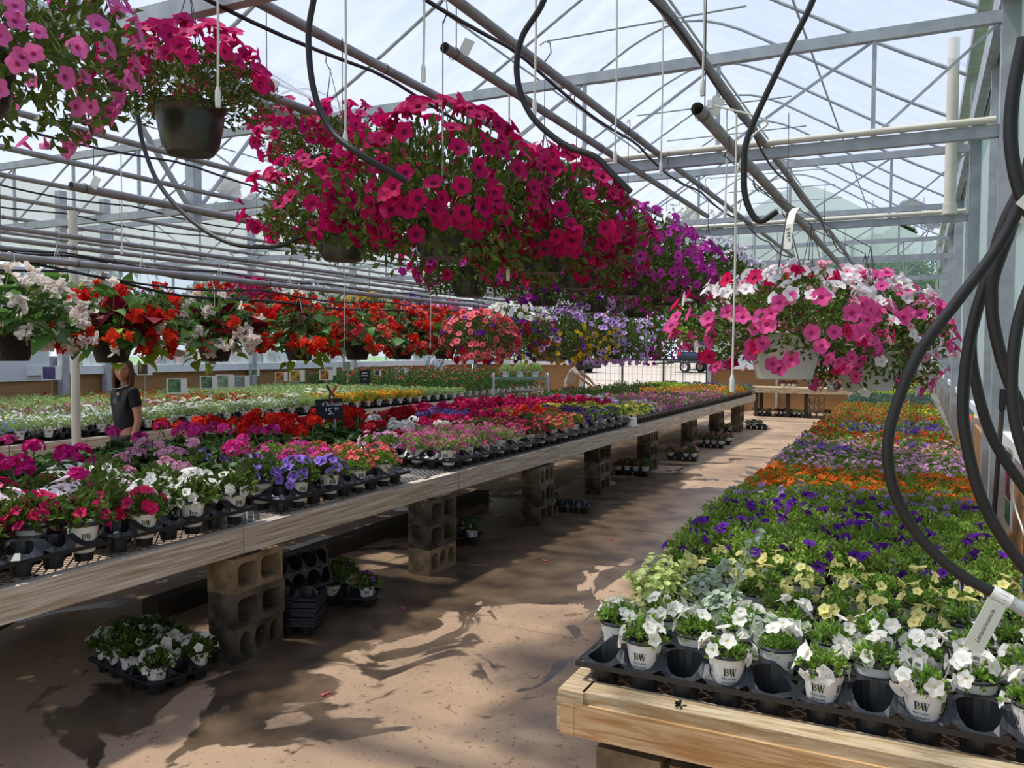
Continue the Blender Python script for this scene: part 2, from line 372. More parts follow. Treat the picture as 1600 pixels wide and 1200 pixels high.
roof = struct('roof', 'clear plastic film roof over arched pipes')
fl = G()
for bay in (0, 1):
    xc = XR - 3.45 - 6.9 * bay; us = np.linspace(-3.45, 3.45, 29); yy = np.arange(-3, YE + .01, .915)
    V = []
    for j, y in enumerate(yy):
        for u in us: V.append((xc + u, y, bow_z(u) + .03 - (.02 if j % 2 else 0)))
    n = len(us)
    fl.add(V, [(j * n + i, j * n + i + 1, (j + 1) * n + i + 1, (j + 1) * n + i) for j in range(len(yy) - 1) for i in range(n - 1)], 0, True)
obj('roof_film', fl, film, roof)
us = np.linspace(-3.42, 3.42, 27)
bow = G().tube([(u, 0, bow_z(u)) for u in us], .021, 8).mesh('roof_bow', galv)
collar = G().tube([(-1.25, 0, 5.6), (1.2, 0, 5.6)], .014, 6).mesh('collar_tie', galv)
for bay in (0, 1):
    xc = XR - 3.45 - 6.9 * bay
    for y in np.arange(.51, YE, 1.83):
        obj('roof_bow', bow, None, roof, (xc, y, -.02)); obj('collar_tie', collar, None, roof, (xc, y, 0))
    obj('ridge_purlin', G().tube([(xc + .05, -2, 6.22), (xc + .05, YE, 6.22)], .02), galv, roof)
    for s in (-1, 1): obj('side_purlin', G().tube([(xc + s * 1.75, -2, bow_z(1.75) - .05), (xc + s * 1.75, YE, bow_z(1.75) - .05)], .014), galv, roof)
obj('valley_gutter', G().box((XV, 11, 4.42), (.24, 27, .12)), galv, roof)

for ti, y in enumerate(TY):
    for bay in (0, 1):
        xa, xb = (XV + .05, XR) if bay == 0 else (XL + .05, XV - .05)
        t = thing('roof_truss', '%s galvanised roof truss spanning the %s bay' % (od(ti + 1), 'aisle' if bay == 0 else 'far window'), 'truss', ((xa + xb) / 2, y, ZL), kind='structure')
        h = (xb - xa) / 2
        obj('lower_chord', G().box((0, 0, 0), (2 * h, .055, .075)), galv, t); obj('upper_chord', G().box((0, 0, ZU - ZL), (2 * h, .055, .075)), galv, t)
        xs = [h - .72 - 1.02 * k for k in range(6)]
        for x in xs: obj('web_post', G().bar((x, 0, .03), (x, 0, .68), .026), galv, t)
        top = [h] + xs[:3]
        for k in range(3): obj('web_diagonal', G().bar((top[k] - .02, 0, .66), (top[k + 1], 0, .04), .016), galv, t)
        bot = xs[3:] + [-h]
        for k in range(3): obj('web_diagonal', G().bar((bot[k], 0, .04), (bot[k + 1] + .02, 0, .66), .016), galv, t)
        obj('web_diagonal', G().bar((xs[2] - .02, 0, .66), (xs[3] + .02, 0, .04), .016), galv, t)
    if ti in (1, 3, 5):
        obj('post', G().box((XV, y, 3.7), (.11, .11, 1.5)), galv, roof)
        for s in (-1, 1): obj('knee_brace', G().tube([(XV, y + s * 1.1, 4.35), (XV, y + s * .06, 3.1)], .028), galv, roof)

# water and hanging pipes along the house
def ypipe(x, z, y0, y1, r, label, m=galv_dark, hose=False, tag=False):
    t = thing('overhead_pipe', label, 'pipe', (x, y0, z))
    g = G().tube([(0, 0, 0), (0, y1 - y0, 0)], r, 10, cap=False).tube([(0, 0, 0), (0, y1 - y0, 0)], r * .82, 10, cap=False)
    obj('pipe', g, m, t)
    for i, yy in enumerate(np.arange(.06, min(y1 - y0, 14), 1.83)):
        obj('wire_tie', G().lathe([(r + .004, -.004), (r + .006, 0), (r + .004, .004)], 10), wire_dark, t, (0, yy + .02, 0), (PI / 2, 0, 0))
    if tag: obj('paper_tag', G().box((0, 0, 0), (.05, .003, .07)), label_w, t, (.04, .12, .035), (0, .5, .2))
    if hose:
        ys = np.arange(0, y1 - y0, .2)
        d = thing('drip_hose', 'black drip hose sagging beneath ' + hose, 'hose', (x, y0, z), group='drip hoses under the overhead pipes')
        obj('hose', G().tube([(.03 + .02 * math.sin(a * 1.3), a, -r - .035 - .05 * abs(math.sin(a * PI / 1.83))) for a in ys], .0085, 6), rubber, d)
        obj('end_clip', G().box((.03, .03, -r - .02), (.02, .02, .05)), rubber, d)
ZP = ZL + .065
ypipe(-1.0, ZP, -2, 24, .024, 'overhead pipe over the chords, first from the side wall', hose='the first overhead pipe')
ypipe(-1.75, ZP, -2, 24, .024, 'overhead pipe over the chords, second from the side wall', hose='the second overhead pipe')
ypipe(-2.5, ZP, -2, 24, .024, 'overhead pipe over the chords, third from the side wall', hose='the third overhead pipe')
for k, x in enumerate((-5.0, -5.95, -6.9, -7.9, -9.1, -10.3, -11.8)):
    ypipe(x, ZP, -1 if x > -6 else 2, 24, .022, '%s overhead pipe beyond the valley side, counted from the aisle' % od(k + 1), hose='far pipe %s from the aisle' % od(k + 1) if k in (0, 2, 3) else False)
ypipe(-.76, 2.6, 3.08, 14, .024, 'low open-ended hanging pipe above the pink and white baskets', tag=True)
ypipe(-1.86, 3.0, 3.1, 8, .023, 'open-ended hanging pipe with a white card above the crimson basket', tag=True)
ypipe(-2.95, 2.97, 3.08, 14, .023, 'open-ended hanging pipe beside the green pot of crimson petunias', tag=True)
ypipe(-4.23, 2.6, 3.05, 15, .024, 'open-ended hanging pipe with a paper bag on its end', tag=True)
ypipe(-5.1, 2.27, 1.8, 12, .024, 'lowest pipe running above the begonia baskets', hose='the begonia basket pipe')
ypipe(-6.8, 2.6, 3, 14, .022, 'pipe above the far row of mixed baskets', hose='the far mixed basket pipe')
ypipe(-6.15, 2.6, 2.6, 13, .022, 'pipe carrying the second row of begonia baskets')
ypipe(-8.6, 2.75, 3, 16, .022, 'pipe carrying baskets over the window bench')

def wirehang(x, y, z0, z1, label):
    t = thing('support_wire', label, 'wire', (x, y, z0), group='thin wires holding the hanging pipes')
    obj('wire', G().tube([(0, 0, 0), (0, 0, z1 - z0)], .0025, 5), wire_dark, t); obj('hook', G().tube([(0, 0, 0), (.012, 0, -.01), (.012, 0, -.02), (0, 0, -.03)], .002, 5), wire_dark, t)
for x, z in ((-.76, 2.6), (-4.24, 2.6), (-5.1, 2.27), (-6.8, 2.6)):
    for y in np.arange(3.2, 12, 2.2): wirehang(x, y, z + .03, ZL + .1 if z < 2.9 else 3.8, 'thin wire holding the pipe %s, %s along it' % ({-.76: 'over the pink baskets', -4.24: 'with the paper bag', -5.1: 'over the begonias', -6.8: 'over the far mixed row'}[x], od(int((y - 3.2) / 2.2 + 1.5))))
for x, z in ((-1.86, 3.0), (-2.95, 2.97)): wirehang(x, 3.2, z + .03, 4.2, 'thin wire holding the high pipe end %s' % ('over the biggest crimson basket' if x > -2 else 'by the green pot'))

# ================================================================== CONCRETE BLOCKS AND BENCHES
def block_geo(holes, L=.39, H=.19, D=.19):
    """block lying on its side: length along y, holes run along x"""
    g = G(); w = .032
    if holes == 2:
        cells = [(-L / 2 + w, -w / 2), (w / 2, L / 2 - w)]; r = .03; zlo, zhi = -H / 2 + w, H / 2 - w
    else:
        k = (L - 4 * w) / 3; cells = [(-L / 2 + w + i * (k + w), -L / 2 + w + i * (k + w) + k) for i in range(3)]; r = k / 2 * .98; zlo, zhi = -H / 2 + .03, H / 2 - .03
    def hole(a, b):
        P = []
        for cy, cz, st in ((b - r, zhi - r, 0), (a + r, zhi - r, 1), (a + r, zlo + r, 2), (b - r, zlo + r, 3)):
            for q in range(4): t = (st + q / 3) * PI / 2; P.append((cy + r * math.cos(t), cz + r * math.sin(t)))
        return P
    edges = [-L / 2] + [(cells[i][1] + cells[i + 1][0]) / 2 for i in range(len(cells) - 1)] + [L / 2]
    for i, (a, b) in enumerate(cells):
        P = hole(a, b); y0, y1 = edges[i], edges[i + 1]; O = []
        for j, (y, z) in enumerate(P):
            s = j // 4; q = j % 4
            c = ((y1, H / 2), (y0, H / 2), (y0, -H / 2), (y1, -H / 2))[s]
            O.append(c)
        n = len(P)
        for sx in (-1, 1):
            V = [(sx * D / 2, y, z) for y, z in P] + [(sx * D / 2, y, z) for y, z in O]
            F = [(j, (j + 1) % n, n + (j + 1) % n, n + j)[::sx] for j in range(n)]
            g.add(V, F)
        V = [(-D / 2, y, z) for y, z in P] + [(D / 2, y, z) for y, z in P]
        g.add(V, [(j, (j + 1) % n, n + (j + 1) % n, n + j) for j in range(n)], 0)
    a, b, c = D / 2, L / 2, H / 2
    V = [(-a, -b, -c), (a, -b, -c), (a, b, -c), (-a, b, -c), (-a, -b, c), (a, -b, c), (a, b, c), (-a, b, c)]
    g.add(V, [(0, 3, 2, 1), (4, 5, 6, 7), (0, 1, 5, 4), (2, 3, 7, 6)])
    return g
BLK = {(h, n): block_geo(h).mesh('concrete_block', m) for h in (2, 3) for n, m in (('c', conc), ('d', conc_dark), ('t', conc_tan))}
def stack(x, y, kinds, where, rz=0., z0=0.):
    pos = ['lowest', 'middle', 'topmost'] if len(kinds) == 3 else ['lowest', 'second', 'third', 'topmost'][:len(kinds)]
    for k, (h, n) in enumerate(kinds):
        o = obj('concrete_block', BLK[(h, n)], None, None, (x + RND.uniform(-.008, .008), y + RND.uniform(-.012, .012), z0 + .095 + .1905 * k), (0, 0, rz + RND.uniform(-.05, .05)))
        o['label'] = '%s %s block, %d openings, %s' % (pos[k], {'c': 'grey', 'd': 'dark mossy', 't': 'tan'}[n], h, where)
        o['category'] = 'block'; o['group'] = 'concrete blocks under the benches'
E0 = -3.25
SY = [(3.47, [(3, 'd'), (2, 'd'), (2, 't')]), (5.44, [(3, 't'), (2, 'd'), (2, 'd')]), (7.42, [(2, 'd'), (3, 'd'), (3, 'c')]), (9.38, [(2, 'd'), (2, 'c'), (2, 'd')]),
      (11.4, [(2, 'd'), (2, 'd'), (3, 'c')]), (13.8, [(2, 'c'), (3, 'd'), (3, 'c')]), (15.9, [(2, 'c'), (2, 'd'), (2, 'c')]), (17.9, [(3, 'c'), (2, 'c'), (3, 'c')]), (1.3, [(3, 'c'), (2, 'c'), (2, 'c')])]
for i, (y, k) in enumerate(SY):
    w = '%s stack under the long bench aisle edge' % od(i + 1) if i < 8 else 'stack under the near end of the long bench'
    stack(-3.36 - (.1 if i > 2 else 0), y, k, w)
for i, y in enumerate((2.6, 5.6, 8.8, 12.2, 15.6)): stack(-5.55, y, [(2, 'd'), (2, 'c'), (2, 'd')], '%s stack under the long bench back edge' % od(i + 1))
stack(-.70, 2.37, [(2, 't'), (2, 't'), (2, 't')], 'stack at the wall bench front corner')
stack(-.50, 2.37, [(2, 't'), (2, 'd'), (2, 't')], 'second stack in from the wall bench corner')
for i, y in enumerate((5.0, 8.0, 11.0, 14.5, 18.0)): stack(-.86 - .012 * y, y, [(2, 'c'), (2, 'c'), (2, 'd')], '%s stack under the wall bench' % od(i + 2))
for i, y in enumerate((4.2, 7.6, 11, 14.4)): stack(-8.2, y, [(2, 'c'), (2, 'd'), (2, 'c')], '%s stack under the window bench' % od(i + 1))

def lattice(x0, x1, y0, y1, z, step=.028, w=.005):
    """expanded steel mesh: two families of thin diagonal strips"""
    g = G(); V = []; Fc = []
    for s in (-1, 1):
        c = (x0 + s * y0 if s > 0 else x0 - y1); cmax = (x1 + y1 if s > 0 else x1 - y0)
        v = c
        while v < cmax:
            pts = []
            for y in (y0, y1):
                x = v - s * y
                pts.append((x, y))
            (xa, ya), (xb, yb) = pts
            def clip(xa, ya, xb, yb):
                t0, t1 = 0., 1.; dx = xb - xa
                for lo, hi in (((x0 - xa) / dx, (x1 - xa) / dx),):
                    t0 = max(t0, min(lo, hi)); t1 = min(t1, max(lo, hi))
                return t0, t1
            t0, t1 = clip(xa, ya, xb, yb)
            if t1 > t0:
                p = np.array((xa + t0 * (xb - xa), ya + t0 * (yb - ya), z)); q = np.array((xa + t1 * (xb - xa), ya + t1 * (yb - ya), z))
                d = (q - p) / (np.linalg.norm(q - p) + 1e-9); nn = np.array((-d[1], d[0], 0)) * w / 2; hh = np.array((0, 0, .0022)) * (1 + s * .4)
                b = len(V); V += [p - nn - hh, p + nn - hh, p + nn + hh, p - nn + hh, q - nn - hh, q + nn - hh, q + nn + hh, q - nn + hh]
                Fc += [(b, b + 1, b + 5, b + 4), (b + 1, b + 2, b + 6, b + 5), (b + 2, b + 3, b + 7, b + 6), (b + 3, b, b + 4, b + 7)]
            v += step * 2
    return g.add(V, Fc)

def plank(g, p, q, w, h):
    return g.bar(p, q, w, h)
# long display bench on the aisle
lb = thing('display_bench', 'long weathered timber bench on block stacks with mesh top beside the aisle', 'bench', (E0, 1.0, 0), group='timber plant benches')
cuts = [.98, 3.33, 5.66, 9.42, 13.58, 16.4, 19.05]
for a, b in zip(cuts[:-1], cuts[1:]):
    o = obj('edge_board', G().box((-.019, (a + b) / 2 - 1.0, .665), (.038, b - a - .008, .14)), wood_oldy, lb, (RND.uniform(-.006, .006), 0, RND.uniform(-.006, .006)), (0, 0, RND.uniform(-.002, .002)))
    obj('cap_board', G().box((-.065, (a + b) / 2 - 1.0, .715), (.05, b - a - .012, .036)), wood_oldy, lb)
    obj('edge_board', G().box((-2.50, (a + b) / 2 - 1.0, .665), (.038, b - a - .008, .14)), wood_oldy, lb)
jo = G().box((0, 0, 0), (2.44, .038, .09)).mesh('joist', wood_dark)
for y in np.arange(1.0, 19.1, .62): obj('joist', jo, None, lb, (-1.26, y - 1.0, .68))
obj('joist', G().box((-1.26, 4.30, .715), (2.4, .09, .036)), wood_oldy, lb)
obj('wire_mesh', lattice(-2.48, -.09, 0, 18.0, .736, .026), wire_m, lb, kind='stuff')
# wall bench
rb = thing('display_bench', 'pine-framed wall bench crowded with annuals, its fresh front board facing you', 'bench', (-.88, 2.12, 0), group='timber plant benches')
obj('front_board', G().box((.66, .0, .675), (1.24, .038, .092)), wood_new, rb)
obj('front_cap', G().box((.68, .035, .737), (1.24, .088, .034)), wood_cap, rb)
obj('corner_post', G().box((.02, .0, .675), (.04, .04, .092)), wood_new, rb)
for a, b in zip((0, 2.4, 4.9, 8.5, 12.2, 16), (2.4, 4.9, 8.5, 12.2, 16, 20)):
    g = G().bar((-.012 * a, a, .675), (-.012 * b, b, .675), .038, .092); obj('side_board', g, wood_cap, rb)
    g = G().bar((.03 - .012 * a, a - .02, .737), (.03 - .012 * b, b - .02, .737), .075, .034); obj('side_cap', g, wood_cap, rb)
jo = G().box((0, 0, 0), (1.25, .038, .09)).mesh('joist', wood_dark)
for y in np.arange(.3, 20, .62): obj('joist', jo, None, rb, (.62 - .006 * y, y, .66))
obj('wire_mesh', lattice(.05, 1.26, .05, 20, .722, .026), wire_m, rb, kind='stuff')
# window bench
wb = thing('display_bench', 'far weathered bench along the window wall behind the girl', 'bench', (-8.0, 3, 0), group='timber plant benches')
for a, b in ((0, 2.9), (2.9, 5.6), (5.6, 9.2), (9.2, 12.6), (12.6, 15.6)):
    obj('edge_board', G().box((-.019, (a + b) / 2, .665), (.038, b - a - .008, .14)), wood_oldy, wb)
    obj('cap_board', G().box((-.065, (a + b) / 2, .717), (.05, b - a - .012, .034)), wood_oldy, wb)
obj('bench_top', G().box((-2.45, 7.8, .72), (4.7, 15.6, .03)), wood_dark, wb)
for y in np.arange(.2, 15.6, 1.5): obj('leg', G().box((-4.5, y, .35), (.09, .09, .7)), wood_dark, wb)
# bench against the end wall
eb = thing('display_bench', 'short plank bench across the end wall with pots above and below', 'bench', (-3.95, 22.3, 0), group='timber plant benches')
obj('front_board', G().box((1.3, 0, .70), (2.9, .04, .14)), wood_cap, eb)
obj('bench_top', G().box((1.3, .5, .755), (2.9, 1.0, .03)), wood_cap, eb)
for x in (.1, .9, 1.35, 2.6): obj('leg', G().box((x, .15, .34), (.09, .09, .68)), wood_dark, eb)
for x in (.1, 2.6): obj('leg', G().box((x, .9, .34), (.09, .09, .68)), wood_dark, eb)
for k, xx in enumerate((-2.38, -2.38, -2.38)): pass
stack(-2.35, 22.42, [(2, 'd'), (3, 't'), (3, 't')], 'stack beneath the end wall bench', rz=-PI / 2)

# loose timber under the benches
for loc, sz, rot, lab in (((-4.75, 2.95, .16), (.09, 1.1, .14), (0, .1, .5), 'short greenish timber offcut leaning beneath the long bench'),
                     ((-3.95, 8.75, .11), (.05, 1.25, .15), (.16, .1, .35), 'green painted plank leaning against blocks under the long bench'),
                     ((-4.35, 5.9, .06), (.14, 4.6, .12), (0, 0, .02), 'long dark timber lying on the floor under the long bench')):
    o = obj('loose_plank', G().box((0, 0, 0), sz).box((0, sz[1] / 2 + .002, 0), (sz[0] * .9, .004, sz[2] * .9)), mat('green_timber', '5d6547', .85, noise=.4, scale=5) if 'green' in lab else wood_dark, None, loc, rot, label=lab, category='plank')

# ================================================================== TRAYS AND POTS
P_ = .117
def tray_geo(nx=5, ny=3, P=P_):
    g = G(); w, h = nx * P, ny * P
    def hf(x, y):
        d = min(x, w - x, y, h - y)
        return .070 if d < .012 else .070 + .044 * min(1, (d - .012) / .045)
    n = 16
    for i in range(nx):
        for j in range(ny):
            cx, cy = (i + .5) * P, (j + .5) * P; V = []
            th = (np.arange(n) + .5) * 2 * PI / n
            for t in th:
                c, s = math.cos(t), math.sin(t); k = P / 2 / max(abs(c), abs(s)); V.append((cx + c * k, cy + s * k))
            O = [(x, y, hf(x, y)) for x, y in V]
            I = [(cx + .05 * math.cos(t), cy + .05 * math.sin(t), hf(cx + .052 * math.cos(t), cy + .052 * math.sin(t)) + .002) for t in th]
            B = [(cx + .038 * math.cos(t), cy + .038 * math.sin(t), 0.002) for t in th]
            F = []
            for q in range(n):
                r = (q + 1) % n; F += [(q, r, n + r, n + q), (n + q, n + r, 2 * n + r, 2 * n + q)]
            g.add(O + I + B, F, 0); g.add(B, [tuple(range(n))], 0)
    r = [(-.008, -.008), (w + .008, -.008), (w + .008, h + .008), (-.008, h + .008)]; q = [(0, 0), (w, 0), (w, h), (0, h)]
    V = [(x, y, .070) for x, y in q] + [(x, y, .072) for x, y in r] + [(x, y, .057) for x, y in r]
    F = [(a, (a + 1) % 4, 4 + (a + 1) % 4, 4 + a) for a in range(4)] + [(4 + a, 4 + (a + 1) % 4, 8 + (a + 1) % 4, 8 + a) for a in range(4)]
    return g.add(V, F)
TRAY = tray_geo().mesh('plant_tray', tray_pl)
TRAY_S = tray_geo(4, 2).mesh('plant_tray', tray_pl)
def tray(x, y, z, label, rz=0., me=None, group='black plastic plant trays'):
    o = obj('plant_tray', me or TRAY, None, None, (x, y, z), (0, 0, rz), label=label, category='tray')
    if group: o['group'] = group
    return o
def pot_geo(rt=.0535, rb=.037, h=.104, n=20, mi=(0, 1, 2)):
    g = G()
    g.lathe([(rb, 0), (rb + (rt - rb) * .08, .004), (rt - .002, h - .008)], n, mi[0])
    g.lathe([(rt - .002, h - .008), (rt + .001, h - .008), (rt + .002, h), (rt - .003, h + .001), (rt - .006, h - .018)], n, mi[1])
    return g.disc(rb, 0, n, mi[0])
soil_geo = G().disc(.047, .088, 14, 0)
POT = pot_geo().mesh('pot', [white_pl, pot_rim]); SOIL = soil_geo.mesh('soil', soil)
POT_LOW = pot_geo(n=12).mesh('pot', [white_pl, pot_rim])
def logo(full=True):
    g = G()
    def poly(*p): g.add([(x, y, 0) for x, y in p], [tuple(range(len(p)))], 0)
    # letter P
    poly((-.95, 0), (-.45, 0), (-.45, .06), (-.95, .06)); poly((-.95, 1), (-.62, 1), (-.62, .94), (-.95, .94)); poly((-.82, 0), (-.6, 0), (-.6, 1), (-.82, 1))
    a = np.linspace(PI / 2, -PI / 2, 9); oc = [(-.52 + .38 * math.cos(t), .72 + .28 * math.sin(t)) for t in a]; ic = [(-.52 + .20 * math.cos(t), .72 + .22 * math.sin(t)) for t in a]
    for k in range(8): poly(ic[k], ic[k + 1], oc[k + 1], oc[k])
    poly((-.62, .94), (-.5, .94), (-.5, 1), (-.62, 1)); poly((-.62, .44), (-.5, .44), (-.5, .5), (-.62, .5))
    # letter W
    def st(x0, x1, w0): poly((x0, 1), (x0 + w0, 1), (x1 + w0 * .62, 0), (x1 - w0 * .2, 0))
    st(.02, .30, .2); st(.44, .72, .2); poly((.33, 0), (.40, 0), (.56, .8), (.49, .9)); poly((.75, 0), (.82, 0), (1.06, 1), (.99, 1))
    poly((-.08, .95), (.36, .95), (.36, 1), (-.08, 1)); poly((.40, .95), (.76, .95), (.76, 1), (.40, 1)); poly((.88, .95), (1.18, .95), (1.18, 1), (.88, 1))
    # leaf between the letters
    L = [(-.42, .06), (-.18, .10), (0, .28), (.1, .6), (-.12, .56), (-.3, .38)]
    g.add([(x, y, .02) for x, y in L], [tuple(range(6))], 1)
    g = xf(g, lambda V: V * np.array((.0165, .021, .012)) + np.array((0, .052, 0)))
    if full:
        g.c += xf(text_geo('PROVEN', .0098), lambda V: V * np.array((1.08, 1, 0)) + np.array((0, .043, 0))).c
        g.c += xf(text_geo("WINNERS", .0098), lambda V: V * np.array((1.0, 1, 0)) + np.array((0, .032, 0))).c
    def wrap(V, a0=0.):
        z = V[:, 1]; r = .037 + .0165 * (z / .104) * 1.0 + .0022 + V[:, 2] * 1.5
        th = a0 - PI / 2 + V[:, 0] / .0475
        return np.stack([r * np.cos(th), r * np.sin(th), z], 1)
    out = G()
    for a0 in (0, 1.35, -1.35) if full else (0, 1.3): out.c += xf(g, lambda V: wrap(V, a0)).c
    return out
LOGO = logo(True).mesh('logo', [ink, leaf_green]); LOGO_LOW = logo(False).mesh('logo', [ink, leaf_green])
def tagcard():
    g = G(); P = [(-.013, 0), (.013, 0), (.013, .045), (.009, .056), (0, .06), (-.009, .056), (-.013, .045)]
    n = len(P); V = [(x, -.0005, z) for x, z in P] + [(x, .0005, z) for x, z in P]
    g.add(V, [(i, (i + 1) % n, n + (i + 1) % n, n + i) for i in range(n)], 0); g.add(V[:n], [tuple(range(n))], 0); g.add(V[n:], [tuple(range(n))[::-1]], 0)
    for z in (.018, .024, .03): g.box((0, -.0008, z), (.016, .0006, .0025), 1)
    g.box((0, -.0008, .042), (.014, .0006, .008), 1)
    g.box((0, 0, -.025), (.006, .001, .05), 0)
    return g
TAG = tagcard().mesh('plant_tag', [label_w, mat('tag_print', '6b6f66', .6)])

# ================================================================== LEAVES AND FLOWERS
def leafset(P, D, N, L, Wd, fold=.18):
    """diamond leaves, one bent quad each"""
    n = len(P); D = D / (np.linalg.norm(D, axis=1)[:, None] + 1e-9)
    sd = np.cross(D, N); sd /= np.linalg.norm(sd, axis=1)[:, None] + 1e-9; up = np.cross(sd, D)
    L = np.broadcast_to(L, n)[:, None]; Wd = np.broadcast_to(Wd, n)[:, None]
    V = np.stack([P, P + D * L * .5 + sd * Wd / 2 + up * L * fold, P + D * L, P + D * L * .5 - sd * Wd / 2 + up * L * fold], 1)
    return V.reshape(-1, 3), np.arange(n * 4).reshape(n, 4)
def dome(n, R, H, droop=0., rmin=.45, zmin=-.05):
    ph = rng.uniform(0, 2 * PI, n); s = rng.uniform(zmin, 1, n); r = rmin + (1 - rmin) * rng.uniform(0, 1, n) ** .6
    c = np.sqrt(np.clip(1 - s * s, 0, 1))
    out = np.stack([np.cos(ph) * c, np.sin(ph) * c, s], 1)
    Rr = R * (1 + .10 * np.sin(3 * ph + n) + .07 * np.sin(5 * ph))
    P = np.stack([Rr * out[:, 0] * r, Rr * out[:, 1] * r, np.where(s > 0, H * s * r, (droop or H) * s * r)], 1)
    return P, out
def mound(n, R, H, L, Wd, z0=0., rmin=.35, up=.9, droop=0., zmin=-.1, rnd=.6):
    P, out = dome(n, R, H, droop, rmin, zmin)
    D = out + np.array((0, 0, up)) * .5 + rng.normal(size=(n, 3)) * rnd
    N = out + rng.normal(size=(n, 3)) * .4 + np.array((0, 0, .6))
    V, Fc = leafset(P, D, N, L * rng.uniform(.7, 1.25, n), Wd * rng.uniform(.7, 1.25, n))
    return G().add(V + np.array((0, 0, z0)), Fc)
def flower_geo(nl=5, notch=.84, cup=.10, throat=.16, eye=.30, tube=1.1, ruff=.05):
    n = nl * 4; th = np.arange(n) * 2 * PI / n; g = G()
    r = np.array([.80, .96, 1.04, .96])[np.arange(n) % 4]; r = r * (1 + rng.uniform(-.03, .03, n))
    def ring(rr, z): return np.stack([rr * np.cos(th), rr * np.sin(th), np.broadcast_to(z, n)], 1)
    V = np.concatenate([ring(r, cup + ruff * np.cos(th * nl)), ring(np.full(n, eye), -.05), ring(np.full(n, throat), -.22)])
    g.add(V, [(i, (i + 1) % n, n + (i + 1) % n, n + i) for i in range(n)], 0, True)
    g.add(V, [(n + i, n + (i + 1) % n, 2 * n + (i + 1) % n, 2 * n + i) for i in range(n)], 1, True)
    g.add(ring(np.full(n, throat), -.22), [tuple(range(n))], 2)
    if tube:
        m = 6; t2 = np.arange(m) * 2 * PI / m
        A = np.stack([eye * .9 * np.cos(t2), eye * .9 * np.sin(t2), np.full(m, -.1)], 1); B = np.stack([.09 * np.cos(t2), .09 * np.sin(t2), np.full(m, -tube)], 1)
        g.add(np.concatenate([A, B]), [(i, (i + 1) % m, m + (i + 1) % m, m + i) for i in range(m)], 3, True)
    return g
def flower_low():
    n = 10; th = np.arange(n) * 2 * PI / n; g = G(); r = np.where(np.arange(n) % 2 == 0, 1., .78)
    V = np.concatenate([np.stack([r * np.cos(th), r * np.sin(th), np.full(n, .1)], 1), np.stack([.26 * np.cos(th), .26 * np.sin(th), np.full(n, -.12)], 1)])
    g.add(V, [(i, (i + 1) % n, n + (i + 1) % n, n + i) for i in range(n)], 0); g.add(V[n:], [tuple(range(n))], 1); return g
FL_G = [flower_geo() for _ in range(3)]; FL_LOW = flower_low()
def umbel_geo(stem=.12, nf=26):
    g = G(); P, out = dome(nf, 1, .85, rmin=.9, zmin=-.25)
    M = frames(out + rng.normal(size=(nf, 3)) * .25); f5 = G(); th = np.arange(10) * 2 * PI / 10; r = np.where(np.arange(10) % 2 == 0, .40, .31)
    V = np.concatenate([np.stack([r * np.cos(th), r * np.sin(th), np.full(10, .04)], 1), [(0, 0, -.06)]])
    f5.add(V, [(i, (i + 1) % 10, 10) for i in range(10)], 0)
    g.inst(f5, M, P); g.tube([(0, 0, .1), (.05, .02, -1), (0, 0, -2.6)], .07, 5, 1)
    return g
def begonia_cluster():
    g = G(); nf = 11; P, out = dome(nf, 1, .8, rmin=.4, zmin=-.6); V = []; Fc = []
    D = out + rng.normal(size=(nf, 3)) * .5; N = rng.normal(size=(nf, 3)) + np.array((0, 0, .5))
    k = 7; th = np.arange(k) * 2 * PI / k; pt = G().add(np.concatenate([np.stack([.42 + .42 * np.cos(th), .40 * np.sin(th), .10 * np.cos(th) ** 2], 1), [(.4, 0, -.06)]]), [(i, (i + 1) % k, k) for i in range(k)], 0, True)
    M = frames(N)
    for a in (0, PI): g.inst(pt, M @ rotz(a + .2), P)
    for a in (PI / 2, -PI / 2): g.inst(pt, (M @ rotz(a)) * .55, P + out * .03)
    v, f = leafset(P + out * .1, D, N, .18, .18); g.add(v, f, 1)
    return g
def big_leaf():
    """heart-shaped leaf folded along its midrib, tip drooping"""
    g = G(); t = np.array([-.14, .0, .16, .34, .54, .74, .90, 1.0]); w = np.array([.16, .33, .40, .39, .32, .20, .09, 0]); mid = np.array([0, .0, .16, .34, .54, .74, .90, 1.0])
    z = .14 * np.sin(np.clip(mid, 0, 1) * PI * .8) - .22 * mid ** 2; n = len(t)
    M = np.stack([mid, 0 * mid, z], 1); L = np.stack([t, w, z + .16 * w], 1); R_ = np.stack([t, -w * .9, z + .16 * w], 1); V = np.concatenate([M, L, R_])
    return g.add(V, [(i, i + 1, n + i + 1, n + i) for i in range(n - 1)] + [(i + 1, i, 2 * n + i, 2 * n + i + 1) for i in range(n - 1)], 0, True)
BIGL = big_leaf()
def bigleaves(n, R, H, size, droop=.0, zmin=-.1, rmin=.4):
    P, out = dome(n, R, H, droop or H, rmin, zmin)
    D = out * np.array((1, 1, .3)) + rng.normal(size=(n, 3)) * .45 + np.array((0, 0, -.15)); D /= np.linalg.norm(D, axis=1)[:, None]
    Nn = np.array((0, 0, 1.)) + out * .5 + rng.normal(size=(n, 3)) * .3; y = np.cross(Nn, D); y /= np.linalg.norm(y, axis=1)[:, None]; z = np.cross(D, y)
    M = np.stack([D, y, z], 2) * (size * rng.uniform(.7, 1.25, n))[:, None, None]
    return G().inst(BIGL, M, P)
